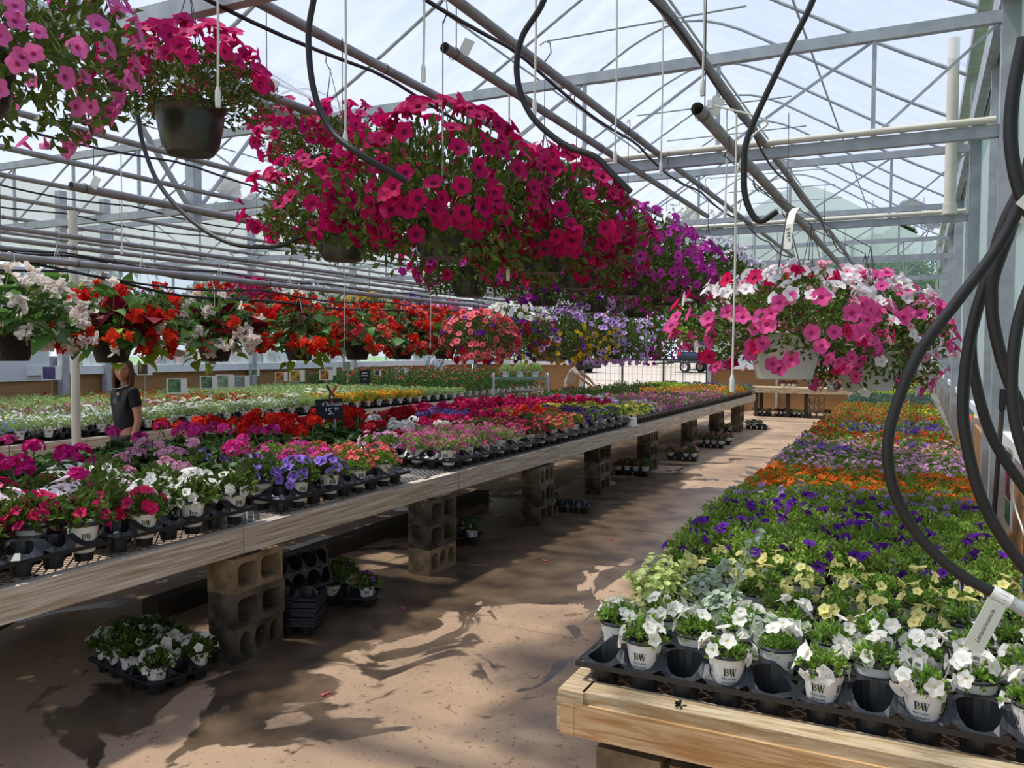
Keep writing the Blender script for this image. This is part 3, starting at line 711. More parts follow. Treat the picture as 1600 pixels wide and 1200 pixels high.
def round_leaves(n, R, H, size, zmin=-.1, rmin=.45):
    k = 7; th = np.arange(k) * 2 * PI / k; lf = G().add(np.concatenate([np.stack([np.cos(th), np.sin(th), np.full(k, .25) + .12 * (np.arange(k) % 2)], 1), [(0, 0, 0)]]), [(i, (i + 1) % k, k) for i in range(k)])
    P, out = dome(n, R, H, H, rmin, zmin); M = frames(out * .7 + np.array((0, 0, .8)) + rng.normal(size=(n, 3)) * .3) * (size * rng.uniform(.7, 1.2, n))[:, None, None]
    return G().inst(lf, M, P)

# petal, eye and throat colour of each variety, leaf material, blossom radius
VAR = {
 'white_cal': ('f3f0e8', 'f1ecd6', 'cfc98a', g_cal, .0215, 'white calibrachoa'), 'yellow_cal': ('efe79a', 'ece27e', 'c3a33a', g_cal, .019, 'pale yellow calibrachoa'),
 'purple_cal': ('6a26a4', '4d1580', '2a0a3c', g_calb, .024, 'deep purple calibrachoa'), 'lavender': ('b79ad6', 'a583cc', '56307a', g_calb, .023, 'lavender calibrachoa'),
 'orange_cal': ('ef7a28', 'd95f1c', '8d2f12', g_calb, .020, 'orange calibrachoa'), 'pinklilac': ('d9a3cf', 'c285bd', '8d3f83', g_cal, .016, 'pink and lilac calibrachoa'),
 'violet': ('8b63c9', '7a4fba', '3b1d6a', g_cal, .016, 'violet verbena'), 'salmonpink': ('eaa7ae', 'e08f9d', 'b04a5c', g_cal, .016, 'salmon pink verbena'),
 'redorange': ('c9371d', 'b92c18', '5c1510', g_cal, .016, 'rust red calibrachoa'), 'darkviolet': ('6c3cae', '582b98', '20104c', g_cal, .017, 'blue violet petunia'),
 'coralred': ('d6493c', 'c93e37', '86231f', g_cal, .016, 'coral red calibrachoa'), 'orange2': ('dd6a35', 'd15a2c', '9a3a18', g_cal, .015, 'orange and coral calibrachoa'),
 'yellow2': ('ead23a', 'e4c82e', 'a8861a', g_cal, .015, 'golden yellow bidens'), 'greygreen': ('7d8f7a', '7d8f7a', '5c7562', g_grey, .01, 'grey green foliage'), 'lime': ('d9d84e', 'cfd04a', '9db833', g_lime, .014, 'lime yellow creeping'),
 'pansy_yellow': ('f0b73a', 'e9a52a', '6d3512', g_cal, .026, 'yellow orange pansy'), 'pet_whitepink': ('f0e3e6', 'e9cdd6', 'c78aa5', g_pet, .027, 'white petunia tinged pink'),
 'pet_mix': ('d4215f', 'c51a58', '7a0d35', g_pet, .024, 'hot pink petunia'), 'pet_white': ('f2f0e6', 'eeebd8', 'd3d39a', g_pet, .026, 'white petunia'),
 'pet_lav': ('9b7bd6', '8d68cf', '4e2f92', g_pet, .028, 'lavender blue petunia'), 'cal_magenta': ('dd3f9d', 'cf2f90', '8c1658', g_cal, .019, 'magenta pink calibrachoa'),
 'cal_coral': ('ea6c68', 'e45d5c', 'ad3338', g_cal, .017, 'coral pink calibrachoa'), 'cal_palepink': ('e3a9c9', 'd790b9', '94426f', g_cal, .017, 'pale pink calibrachoa'),
 'cal_pinkgreen': ('cf5f95', 'b84a80', '6d1c41', g_bac, .015, 'pink-eyed calibrachoa'), 'pet_whitelav': ('e6ddee', 'd5c3e4', '8862b4', g_pet, .02, 'white and lavender petunia'),
 'pet_redpink': ('d85a92', 'b9355f', '6d1430', g_pet, .019, 'rose red petunia'), 'pet_redwhite': ('b32a4e', 'ead7dd', 'a13353', g_pet, .019, 'red and white striped petunia'),
 'pet_red': ('9c1532', '8a1029', '43060f', g_pet, .02, 'dark red petunia'), 'cal_yellow': ('ece06a', 'e6d84f', 'b59b2b', g_cal, .018, 'yellow calibrachoa'),
 'cal_purple': ('5b2a8c', '4c1f7a', '220a3a', g_cal, .018, 'purple calibrachoa'), 'cal_lilac': ('c6a3da', 'b48acf', '6d3f8f', g_cal, .018, 'lilac calibrachoa'),
 'cal_pink': ('e069a9', 'd5559a', '8a2a5d', g_cal, .018, 'pink calibrachoa'), 'cal_mixpink': ('cf6aa8', 'b84d93', '71245a', g_cal, .018, 'mixed pink calibrachoa'),
 'cal_orange': ('e8843c', 'dd722d', '9a3f16', g_cal, .018, 'soft orange calibrachoa'), 'green_lime': ('cfd84e', 'c3cc42', '8ea030', g_lime, .012, 'lime foliage'), 'green': ('c43a4a', 'b12f3f', '6d1a22', g_ger, .012, 'leafy green'),
 'bacopa_white': ('eef0ec', 'eef0ec', 'd8d8a0', g_bac, .014, 'white bacopa'), 'lobelia_blue': ('8fa9e0', '8fa9e0', 'eef0f4', g_bac, .014, 'pale blue lobelia'), 'marigold': ('eda31f', 'e08b18', 'a4560d', g_cal, .020, 'yellow and orange marigold'),
 'b2_pink': ('cf5a9a', 'c04a8b', '7a1f52', g_cal, .016, 'pink annuals'), 'b2_red': ('c02a22', 'b0221c', '5d100d', g_cal, .02, 'red annuals'), 'b2_daisy': ('f2efe2', 'eee6b8', 'd8b03a', g_cal, .025, 'white daisies'),
 'b2_green': ('b9c98a', 'b9c98a', '8ea85a', g_bac, .010, 'mixed green foliage'), 'b2_bush': ('c9584a', 'be4b3f', '6d241d', g_ger, .022, 'bushy dark green coral-flowered'),
 'ger_magenta': ('dc1c80', None, None, g_ger, .05, 'magenta geranium'), 'ger_lightpink': ('f0b4c8', None, None, g_ger, .04, 'light pink geranium'), 'ger_pink': ('dc3b95', None, None, g_ger, .043, 'bright pink geranium'),
 'ger_red': ('dd2a1a', None, None, g_ger, .045, 'scarlet geranium'), 'ger_hotpink': ('d62468', None, None, g_ger, .045, 'hot pink geranium'), 'ger_darkred': ('a01022', None, None, g_ger, .045, 'dark red geranium'),
 'ger_white': ('f0f0ea', None, None, g_ger, .045, 'white geranium'), 'ger_orange': ('f04a1c', None, None, g_ger, .045, 'orange red geranium'),
}
throat_y = mat('yellow_throat', 'c9b24a', .6)
_fm = {}
def flower_meshes(v):
    if v not in _fm:
        c = VAR[v]; a = petal('petal_' + v, c[0])
        if v.startswith('ger'): _fm[v] = [umbel_geo().mesh('flower_head', [a, stem_m]) for _ in range(2)]
        else: _fm[v] = [g.mesh('flower', [a, petal('eye_' + v, c[1]), mat('throat_' + v, c[2], .7), a]) for g in FL_G]
    return _fm[v]
def field_mats(v):
    c = VAR[v]; return [c[3], petal('petal_' + v, c[0], island=True), mat('throat_' + v, c[2] or c[0], .7)]
FOL = {}
def fol(kind, m, k):
    key = (kind, m.name, k)
    if key not in FOL:
        FOL[key] = {'sparse': lambda: mound(210, .054, .048, .022, .010, .095), 'bushy': lambda: mound(620, .10, .092, .025, .0105, .10, rmin=.35, up=.55, rnd=.75),
                    'spread': lambda: mound(280, .082, .075, .024, .012, .098), 'fine': lambda: mound(330, .092, .085, .020, .012, .098, rnd=.8), 'petunia': lambda: mound(170, .085, .075, .042, .022, .098),
                    'geranium': lambda: round_leaves(62, .115, .12, .034).add(*leafset(np.zeros((6, 3)) + rng.normal(size=(6, 3)) * .03, np.tile((0, 0, 1.), (6, 1)) + rng.normal(size=(6, 3)) * .4, rng.normal(size=(6, 3)), .12, .01))}[kind]().mesh('foliage', m)
        if kind == 'geranium': pass
    return FOL[key]
def blossom_sites(n, R, H, z0, bias=.12, zmin=-.12):
    P, out = dome(n, R * 1.10, H * 1.16, 0, .95, zmin)
    N = out + np.array((0, 0, bias)) + rng.normal(size=(n, 3)) * .25
    return P + np.array((0, 0, z0)), N
_joined = {}
def joined(v, n, R, H, k):
    key = (v, n, R, k)
    if key not in _joined:
        P, N = blossom_sites(n, R, H, .10); r = VAR[v][4]
        m = field_mats(v)
        _joined[key] = G().inst(FLX, frames(N) * r * rng.uniform(.8, 1.15, n)[:, None, None], P).mesh('blossoms', [m[1], m[2]])
    return _joined[key]
FLX = FL_LOW
def set_mat(o, M): o.matrix_local = M
def pot_plant(name, v, loc, label, group, kindf, nbl, R, H, single=True, logo_me=None, tag=.0, face=0., cat='plant', scale=1., potme=None):
    t = thing(name, label, cat, loc, face + RND.uniform(-.35, .35), group); t.scale = (scale,) * 3
    obj('pot', potme or (POT if single else POT_LOW), None, t); 
    if single: obj('soil', SOIL, None, t)
    if potme is None: obj('logo', LOGO if single else LOGO_LOW, None, t)
    obj('foliage', fol(kindf, VAR[v][3], RND.randrange(4)), None, t, None, (0, 0, RND.uniform(0, 6.28)), RND.uniform(.88, 1.12))
    if single:
        P, N = blossom_sites(nbl, R, H, .10); Mx = frames(N); fm_ = flower_meshes(v)
        for i in range(nbl):
            o = obj('flower', fm_[i % len(fm_)], None, t); s = VAR[v][4] * RND.uniform(.82, 1.12)
            M = Matrix((Mx[i] * s).tolist()).to_4x4(); M.translation = P[i]; o.matrix_local = M
    elif nbl: obj('blossoms', joined(v, nbl, R, H, RND.randrange(3)), None, t, None, (0, 0, RND.uniform(0, 6.28)), kind='stuff')
    if RND.random() < tag: obj('plant_tag', TAG, None, t, (RND.uniform(-.03, .03), RND.uniform(.0, .03), .105), (RND.uniform(-.15, .15), RND.uniform(-.2, .2), RND.uniform(-.5, .5)))
    return t
def geranium(v, loc, label, group, heads, seed):
    t = thing('potted_geranium', label, 'geranium', loc, RND.uniform(0, 6.28), group)
    obj('pot', GPOT, None, t); obj('foliage', fol('geranium', g_ger, RND.randrange(4)), None, t, (0, 0, .10), None, (1, 1, RND.uniform(.85, 1.2)))
    for i in range(heads):
        a = RND.uniform(0, 6.28); r = RND.uniform(.02, .10); s = VAR[v][4] * RND.uniform(.95, 1.45)
        obj('flower_head', flower_meshes(v)[i % 2], None, t, (r * math.cos(a), r * math.sin(a), .235 + (.07 if v in ('ger_pink', 'ger_red') else 0) + RND.uniform(-.03, .06)), (RND.uniform(-.35, .35), RND.uniform(-.35, .35), a), s)
    return t
GPOT = pot_geo(.062, .045, .12, 12).mesh('pot', [black_pl, black_pl])

def field(name, label, cat, pts, v, R, H, nleaf, nfl, L=.034, Wd=.015, z0=.09, pots=False, fr=1.0, ger=False, bush=1.):
    """past the limit of single pots: one bed of plants as one mesh"""
    if len(pts) == 0: return
    pts = np.array(pts, float); g = G()
    for k in range(4):
        sub = pts[k::4]; n = len(sub)
        if n == 0: continue
        a = rng.uniform(0, 2 * PI, n); Ms = np.stack([rotz(x) for x in a]) * rng.uniform(.85, 1.15, n)[:, None, None]
        if ger: g.inst(round_leaves(nleaf, R, H, .04), Ms, sub + np.array((0, 0, .10)))
        else: g.inst(mound(nleaf, R, H, L, Wd, z0, rmin=.3), Ms, sub)
        if pots: g.inst(G().lathe([(.037, 0), (.052, .1)], 8, 3), Ms, sub)
        if nfl:
            P, N = blossom_sites(nfl, R * 1.0, H * 1.02, .13 if ger else z0)
            if ger:
                P, N = blossom_sites(nfl, R * .8, H * 1.2, .10, zmin=.5)
                u = G(); th = np.arange(5) * 2 * PI / 5
                pp, oo = dome(16, 1, .85, rmin=.95, zmin=-.2); q = G().add(np.stack([.45 * np.cos(th), .45 * np.sin(th), np.zeros(5)], 1), [tuple(range(5))], 1)
                u.inst(q, frames(oo + rng.normal(size=(16, 3)) * .2), pp)
                b = G().inst(u, frames(N) * VAR[v][4], P)
            else:
                b = xf(G().inst(FL_LOW, frames(N) * (VAR[v][4] * fr * rng.uniform(.8, 1.15, nfl))[:, None, None], P), lambda V: V)
                b.c = [(V, Fc, m + 1, s_) for V, Fc, m, s_ in b.c]
            g.inst(b, Ms, sub)
    obj(name, g, field_mats(v) + [white_pl], None, kind='stuff', label=label, category=cat)

# ================================================================== WALL BENCH PLANTS
ZB = .738
def rb_x0(y): return -.86 - .0115 * (y - 2.2)
TR = 0
for j in range(30):
    y = 2.19 + j * .351
    for i in range(2):
        tray(rb_x0(y) + i * .597, y, ZB, '%s plant tray, %s row of the wall bench from its front' % ('aisle-side' if i == 0 else 'wall-side', od(j + 1)), group='black trays on the wall bench')
def rb_var(x, y, gr, gc):
    u = RND.random()
    if gr < 4: return 'white_cal'
    if gr < 9: return 'white_cal' if gr == 4 and gc > 4 and u < .5 else 'yellow_cal'
    y2 = y + RND.uniform(-.12, .12)
    if y2 < 4.35: return 'purple_cal'
    if y2 < 4.72: return 'lavender'
    if y2 < 5.7: return 'orange_cal'
    if y2 < 6.75: return 'pinklilac'
    if y2 < 7.15: return 'salmonpink' if x > -.4 else 'violet'
    if y2 < 7.75: return 'salmonpink' if u < .55 else 'violet'
    if y2 < 8.6: return 'redorange'
    if y2 < 9.6: return 'darkviolet' if x > -.7 else 'redorange'
    if y2 < 11.2: return 'coralred'
    if y2 < 13.3: return 'yellow2' if x > -.1 and y2 < 12 else 'orange2'
    if y2 < 16.6: return 'greygreen'
    return 'lime'
SPEC = {'white_cal': ('sparse', 9, .062, .062), 'yellow_cal': ('sparse', 9, .062, .066), 'purple_cal': ('bushy', 5, .096, .10), 'lavender': ('bushy', 6, .096, .10), 'orange_cal': ('spread', 11, .085, .085)}
rows = {}; stuffs = {}
for gr in range(171):
    y = 2.19 + gr * .117 + .0585
    for gc in range(10):
        if (gr + gc) % 2 == 0: continue
        x = rb_x0(y) + (gc % 5 + .5) * .117 + (gc // 5) * .597
        if gr in (3, 4, 5) and gc < 4: continue       # the trailing and variegated plants stand here
        v = rb_var(x, y, gr, gc)
        zz = ZB + .044
        if gr < 44:
            nth = sum(1 for k in range(gc + 1) if (gr + k) % 2)
            lab = '%s, %s row from the wall bench front, %s pot from the aisle' % (VAR[v][5], od(gr + 1), od(nth))
            k, nb, R_, H_ = SPEC.get(v, ('spread', 12, .082, .082)) if gr < 18 else SPEC.get(v, ('spread', 18, .085, .085))
            if gr in (0, 1, 2): nb = RND.choice((8, 10, 13))
            p = pot_plant('potted_calibrachoa' if v not in ('violet', 'salmonpink', 'darkviolet') else ('potted_petunia' if v == 'darkviolet' else 'potted_verbena'), v, (x, y, zz), lab, 'pots of annuals on the wall bench', k,
                          nb if gr < 18 else nb + 9, R_, H_, single=gr < 18, tag=.4 if gr < 8 else .12 if gr < 18 else .0)
        else: stuffs.setdefault(v, []).append((x, y, zz))
NAMES = {'coralred': 'bed of coral red flowers', 'orange2': 'bed of orange and coral flowers', 'yellow2': 'patch of golden yellow flowers', 'greygreen': 'bed of grey green foliage', 'lime': 'bed of lime yellow creeping foliage', 'darkviolet': 'bed of blue violet petunias', 'redorange': 'bed of rust red flowers'}
for v, pts in stuffs.items():
    field('flower_bed', NAMES.get(v, 'bed of ' + VAR[v][5]) + ' further along the wall bench', 'flowers', pts, v, .088, .085, 46, 0 if v == 'greygreen' else 26, L=.045, Wd=.02, pots=True, fr=1.05)
# trailing silver and variegated plants among the yellow ones
def trailing(x, y, m, lab, leaf, n, R_, H_, stems):
    t = thing('trailing_plant', lab, 'plant', (x, y, ZB + .036), RND.uniform(-.4, .4), 'foliage plants at the aisle corner of the wall bench')
    obj('pot', POT, None, t); obj('logo', LOGO, None, t); obj('soil', SOIL, None, t)
    g = G()
    if n: g.c += round_leaves(n, R_, H_, leaf).c; g = xf(g, lambda V: V + np.array((0, 0, .10)))
    st = G()
    for pts in stems:
        P = np.array(pts, float); st.tube(P, .0028, 5)
        kk = 44; ts = np.linspace(.05, 1, kk); Q = np.stack([np.interp(ts, np.linspace(0, 1, len(P)), P[:, a]) for a in range(3)], 1)
        V, Fc = leafset(Q, rng.normal(size=(kk, 3)) + np.array((0, 0, .3)), rng.normal(size=(kk, 3)) + np.array((0, -.3, 1)), leaf * 2.2, leaf * 2.0, .1); g.add(V, Fc)
    obj('foliage', g, m, t)
    if stems: obj('stem', st, stem_m, t)
    obj('plant_tag', TAG, None, t, (.01, -.045, .1), (.1, 0, 0))
    return t
trailing(-.745, 2.60, g_var, 'bushy cream-edged green foliage plant in a white pot at the aisle corner', .0115, 340, .10, .17, [[(0, 0, .1), (-.06, -.03, .17), (-.09, -.06, .2)], [(0, 0, .1), (.05, .05, .2), (.07, .08, .24)]])
trailing(-.53, 2.62, g_silver, 'silver trailing plant with one long stem rising above its pot', .013, 110, .075, .08, [[(0, 0, .1), (.03, .03, .22), (.08, .08, .36)], [(0, 0, .1), (-.08, -.03, .12), (-.16, -.06, .08)]])
trailing(-.41, 2.50, g_silver, 'silver trailing plant sprawling across neighbouring pots', .013, 100, .08, .06, [[(0, 0, .1), (.1, 0, .13), (.2, .02, .11)], [(0, 0, .1), (-.1, -.03, .13), (-.2, -.06, .06)], [(0, 0, .1), (.02, -.1, .13)]])
trailing(-.63, 2.78, g_silver, 'silver round-leaved plant standing behind the cream-edged one', .013, 90, .07, .10, [[(0, 0, .1), (.05, 0, .2), (.08, 0, .22)]])
for x, y in ((-.50, 2.88), (-.385, 2.76)):
    pot_plant('potted_calibrachoa', 'yellow_cal', (x, y, ZB + .04), 'pale yellow calibrachoa wedged behind the silver trailing plants, %s' % ('nearer the aisle' if x < -.45 else 'nearer the wall'), 'pots of annuals on the wall bench', 'sparse', 7, .06, .06, tag=0)
pot_plant('potted_calibrachoa', 'purple_cal', (-.80, 2.83, ZB + .04), 'purple calibrachoa leaning out over the aisle behind the cream-edged plant', 'pots of annuals on the wall bench', 'spread', 5, .09, .07, tag=1)
o = obj('soil_clump', mound(14, .011, .008, .012, .012), soil, None, (-.55, 2.14, ZB + .018), label='small brown soil clump on the pine front cap', category='dirt')
for y, h in ((5.2, .16), (6.3, .15), (6.9, .16), (5.6, .13), (7.9, .13)):
    t = thing('plant_marker', 'tall blank white plant marker %s row back on the wall bench' % od(int((y - 5) * 4) + 1), 'tag', (-.98 + RND.uniform(.02, .4), y, .86), RND.uniform(-.4, .4))
    obj('marker', G().box((0, 0, -.06), (.03, .002, h)).lathe([(.001, -.001), (.015, 0)], 8, 0, (0, -.0012, h / 2 - .06)), label_w, t, (0, 0, h / 2))

# ================================================================== LONG BENCH PLANTS
SEED = [(-3.22,2.00,'pansy_yellow'),(-3.88,2.56,'pet_whitepink'),(-3.57,2.54,'pet_mix'),(-3.44,2.61,'pet_mix'),(-4.22,2.69,'pet_mix'),(-4.26,3.55,'pet_white'),(-3.59,3.24,'pet_white'),(-4.39,3.34,'pet_white'),(-4.27,3.01,'pet_white'),(-4.37,4.17,'pet_lav'),(-3.65,3.73,'pet_lav'),(-3.50,3.96,'pet_lav'),(-3.21,3.97,'pet_lav'),(-4.61,4.66,'cal_magenta'),(-4.14,4.61,'cal_magenta'),(-3.75,4.43,'cal_magenta'),(-3.44,4.60,'cal_coral'),(-3.32,4.81,'cal_coral'),(-4.16,4.99,'cal_coral'),(-4.25,5.50,'cal_palepink'),(-4.07,5.71,'cal_palepink'),(-3.84,5.83,'cal_pinkgreen'),(-3.78,6.15,'cal_pinkgreen'),(-3.78,6.60,'cal_pinkgreen'),(-3.36,5.57,'cal_pinkgreen'),(-4.64,7.17,'pet_whitelav'),(-4.50,7.59,'pet_whitelav'),(-3.89,7.11,'pet_redpink'),(-3.70,7.37,'pet_redwhite'),(-4.78,7.26,'pet_red'),(-4.72,8.25,'pet_lav'),(-3.87,8.33,'cal_coral'),(-3.43,8.20,'cal_coral'),(-4.36,8.67,'cal_coral'),(-4.37,10.45,'cal_yellow'),(-3.78,10.23,'cal_yellow'),(-4.13,9.26,'cal_purple'),(-3.37,9.02,'cal_purple'),(-4.04,11.61,'cal_lilac'),(-4.87,11.65,'cal_lilac'),(-3.92,8.44,'ger_orange'),(-4.12,9.17,'ger_orange'),(-4.35,8.18,'ger_hotpink'),(-4.45,7.50,'ger_red'),(-4.43,6.97,'ger_hotpink'),(-4.72,7.12,'ger_darkred'),(-4.11,7.37,'ger_hotpink'),(-4.88,9.71,'ger_hotpink'),(-4.36,5.92,'ger_darkred'),(-4.58,6.68,'ger_white'),(-4.22,6.42,'ger_white'),(-3.90,12.42,'cal_pink'),(-3.46,12.68,'cal_mixpink'),(-3.28,14.05,'cal_mixpink'),(-4.30,15.76,'cal_orange'),(-3.95,16.93,'cal_orange'),(-4.94,19.82,'cal_purple'),(-4.05,19.00,'cal_purple'),(-4.92,17.10,'green_lime'),(-5.26,14.77,'green'),(-4.99,16.31,'green'),(-4.56,10.67,'ger_hotpink'),(-4.18,10.92,'ger_hotpink'),(-4.17,2.69,'ger_magenta'),(-4.25,2.92,'ger_magenta'),(-4.69,2.99,'ger_magenta'),(-4.80,3.54,'ger_magenta'),(-4.85,3.25,'ger_magenta'),(-4.80,3.80,'ger_lightpink'),(-4.70,3.97,'ger_lightpink'),(-4.49,4.01,'ger_lightpink'),(-4.26,3.46,'ger_lightpink'),(-5.64,4.46,'ger_pink'),(-5.16,4.37,'ger_pink'),(-5.01,4.45,'ger_pink'),(-5.65,5.19,'ger_red'),(-5.63,5.52,'ger_red'),(-5.43,5.64,'ger_red'),(-4.89,5.39,'ger_red'),(-4.66,5.52,'ger_red'),(-4.64,4.43,'ger_pink'),(-4.21,4.25,'ger_pink'),(-4.61,4.85,'ger_pink'),(-3.95,3.72,'ger_pink'),(-5.13,6.61,'ger_red'),(-5.48,7.48,'ger_darkred'),(-5.39,9.13,'ger_hotpink'),(-5.58,11.70,'green'),(-5.22,13.05,'green'),(-5.04,3.78,'ger_magenta'),(-5.48,2.96,'ger_pink')]
SP = np.array([(a, b) for a, b, _ in SEED])
def near_var(x, y):
    d = (SP[:, 0] - x) ** 2 + ((SP[:, 1] - y) / (1.25 if y < 8 else 1.8)) ** 2
    return SEED[int(np.argmin(d + rng.uniform(0, .03, len(d))))][2]
LB_Y = [1.2, 1.65, 2.1, 2.57, 3.015, 3.68, 4.125, 4.57] + [5.62 + .445 * k for k in range(30)]
BS = 1.25; PB = .117 * BS
TRAY_L = tray_geo(P=PB).mesh('plant_tray', tray_pl); TRAY_L.transform(Matrix.Diagonal((1, 1, 1.2, 1)))
st1 = {}; cnt = {}
LBX = -3.30
for j, y0 in enumerate(LB_Y):
    for i in range(3):
        x1 = LBX - .745 * i
        if i > 1 and near_var(x1 - .3, y0 + .17).startswith('ger'): continue
        if i < 2 or (j < 12 and i < 3): tray(x1 - 5 * PB, y0, .742, '%s black tray from the long bench near end, %s' % (od(j + 1), ('at the aisle edge', 'one tray in from the aisle', 'two trays in from the aisle')[i]), me=TRAY_L, group='black trays on the long bench')
        for r in range(3):
            for c in range(5):
                if (r + c + j) % 2: continue
                x = x1 - (c + .5) * PB; y = y0 + (r + .5) * PB
                if y > 18.9 or x < -5.66: continue
                v = near_var(x, y)
                if v.startswith('ger') or (v == 'green' and y > 8): continue
                if j in (2, 3) and i == 0 and (c, r) in ((0, 1), (0, 2), (0, 0)) and (r + j) % 2 == 0 and r == 0: continue      # bare cells at the tray edge
                if i < (2 if y < 6.5 else 1) and j < 18:
                    n = cnt[(j, i)] = cnt.get((j, i), 0) + 1
                    lab = '%s, %s pot, %s tray, %s of the long bench' % (VAR[v][5], od(n), od(j + 1), ('aisle edge', 'second line')[i])
                    pet = v.startswith('pet') or v.startswith('pansy')
                    single = y < 5.7
                    pot_plant('potted_petunia' if pet else 'potted_calibrachoa', v, (x, y, .784), lab, 'pots of annuals on the long bench', 'petunia' if pet else 'spread', (17 if pet else 24) if single else 36, .088, .082, single=single, tag=.35 if single else 0, face=1.2, scale=BS)
                else: st1.setdefault(v, []).append((x, y, .786))
gst = {}; gn = 0; gidx = {}
for a, y in enumerate(np.arange(2.2, 18.9, .19)):
    for b, x in enumerate(np.arange(-3.95, -5.62, -.185)):
        xx, yy = x + RND.uniform(-.03, .03) + (.1 if a % 2 else 0), y + RND.uniform(-.03, .03)
        v = near_var(xx, yy)
        if v == 'green' and yy > 8: st1.setdefault('green', []).append((xx, yy, .752)); continue
        if not v.startswith('ger'): continue
        if yy < 7.3:
            gn += 1; k = gidx[v] = gidx.get(v, 0) + 1
            geranium(v, (xx, yy, .742), '%s, %s row from the long bench near end, %s plant in' % (VAR[v][5], od(a + 1), od(b + 1)), 'geraniums on the long bench', RND.choice({'ger_pink': (0, 0, 1, 1), 'ger_magenta': (0, 0, 1, 1), 'ger_lightpink': (1, 2, 2)}.get(v, (0, 1, 1, 2))), gn)
        else: gst.setdefault(v, []).append((xx, yy, .742))
for v, pts in st1.items():
    green = v in ('green', 'green_lime')
    field('flower_bed', 'bed of %s pots further along the long bench' % VAR[v][5], 'flowers', pts, v, .12 if v == 'green' else .108, .2 if v == 'green' else .10, 70 if v == 'green' else 46, 2 if v == 'green' else 30, L=.05, Wd=.024, pots=True, fr=1.25)
for v, pts in gst.items(): field('geranium_bed', 'bed of %s plants towards the far half of the long bench' % VAR[v][5], 'flowers', pts, v, .12, .125, 34, 4, ger=True)

# white tray turned upside down on the bench edge, and a yellow sticker on the board
g = G()
for i in range(2):
    g.lathe([(.05, 0), (.035, .1), (.03, .105)], 12, 0, (i * .11, 0, .012)); g.disc(.031, .117, 12, 0, (i * .11, 0, 0))
    g.box((i * .11, 0, .006), (.11, .12, .012))
obj('plastic_holder', g, white_pl, None, (-3.32, 10.15, .735), (0, 0, 1.4), label='empty white plastic pot holder upside down on the bench edge', category='holder')

# ================================================================== WINDOW BENCH PLANTS
def b2_var(x, y):
    u = RND.random()
    if y > 14.4: return 'b2_bush'
    if x > -8.95:
        if y < 5.3: return 'lobelia_blue'
        if y < 9.6: return 'bacopa_white'
        if y < 10.4: return 'b2_green'
        if y < 12.9: return 'marigold'
        return 'b2_green'
    if x > -10.2:
        if y < 7.0: return 'bacopa_white' if u < .6 else 'b2_pink'
        if y < 8.6: return 'b2_pink' if u < .6 else 'b2_daisy'
        if y < 10.2: return 'b2_red' if u < .6 else 'b2_daisy'
        if y < 12.4: return 'b2_daisy' if u < .4 else 'b2_green'
        return 'b2_green'
    return 'b2_pink' if 5.6 < y < 7.4 and u < .5 else 'b2_red' if 8.5 < y < 10.5 and u < .5 else 'b2_green'
st2 = {}; c2 = {}
for a, y in enumerate(np.arange(3.1, 18.2, .155)):
    for b, x in enumerate(np.arange(-8.16, -12.5, -.165)):
        xx = x - (.08 if a % 2 else 0); v = b2_var(xx, y)
        if b < 2 and y < 14.4:
            k = c2[(v, b)] = c2.get((v, b), 0) + 1
            pot_plant('potted_annual', v, (xx, y, .772), '%s in a white pot, %s of its colour, %s window bench line' % (VAR[v][5], od(k), od(b + 1)), 'white pots along the window bench edge', 'fine', 26, .09, .085, single=False)
        else: st2.setdefault(v, []).append((xx, y, .772))
for k in range(26): tray(-8.72, 3.05 + k * .42, .736, '%s black tray along the edge of the window bench' % od(k + 1), group='black trays on the window bench')
for v, pts in st2.items():
    bush = v == 'b2_bush'
    if bush: pts = pts[::2]
    field('flower_bed', 'bed of %s on the window bench' % VAR[v][5], 'flowers', pts, v, .15 if bush else .10, .38 if bush else .09, 80 if bush else 40, 4 if bush else 16, L=.06 if bush else .04, Wd=.032 if bush else .022, pots=bush, fr=1.2)

# ================================================================== POTS AND TRAYS ON THE FLOOR
def floor_tray(x, y, rz, cells, v, lab, where, tr=None, me=None, nb=7):
    tray(x, y, .003, lab, rz, me, 'trays standing on the floor')
    c, s = math.cos(rz), math.sin(rz); k = 0
    for (i, j) in cells:
        lx, ly = (i + .5) * P_, (j + .5) * P_; k += 1
        pet = 'pet' in v or 'pansy' in v
        pot_plant('potted_petunia' if pet else 'potted_calibrachoa', v, (x + lx * c - ly * s, y + lx * s + ly * c, .042), '%s, %s floor tray pot %s' % (VAR[v][5], od(k), where), 'pots standing on the floor', 'petunia' if pet else 'spread', nb, .08, .08, single=y < 7, tag=.5, face=.9)
floor_tray(-3.88, 2.86, -.16, [(i, j) for j in range(3) for i in range(5) if (i + j) % 2 == 0 or i < 2], 'pet_white', 'black tray of white petunias on the floor below the bench', 'by the first block stack', nb=13)
VAR['pet_purpleveined'] = ('8a4a9c', '6d2c80', '2f0d3d', g_pet, .022, 'purple veined petunia'); VAR['beg_red'] = ('c0392f', 'b02f28', '74191a', g_ger, .018, 'red begonia'); VAR['green_pot'] = ('d86a7a', 'c95a6a', '8a2a3a', g_ger, .014, 'dark leafy geranium')
VAR['pink_floor'] = ('e07fa0', 'd56f92', '9a3a5a', g_pet, .022, 'pink petunia'); VAR['lime_pot'] = ('dfe36a', 'd2d655', 'a5a93a', g_lime, .012, 'lime leafy plant'); VAR['purple_leaf'] = ('5a3a4a', '4a2d3c', '2d1a24', g_col, .012, 'dark purple leafy plant')
floor_tray(-3.62, 4.24, .35, [(0, 1), (1, 0), (3, 0), (1, 2)], 'pet_purpleveined', 'black tray with purple petunias on the floor past the first block stack', 'beside the stacked empty trays', me=TRAY_S, nb=6)
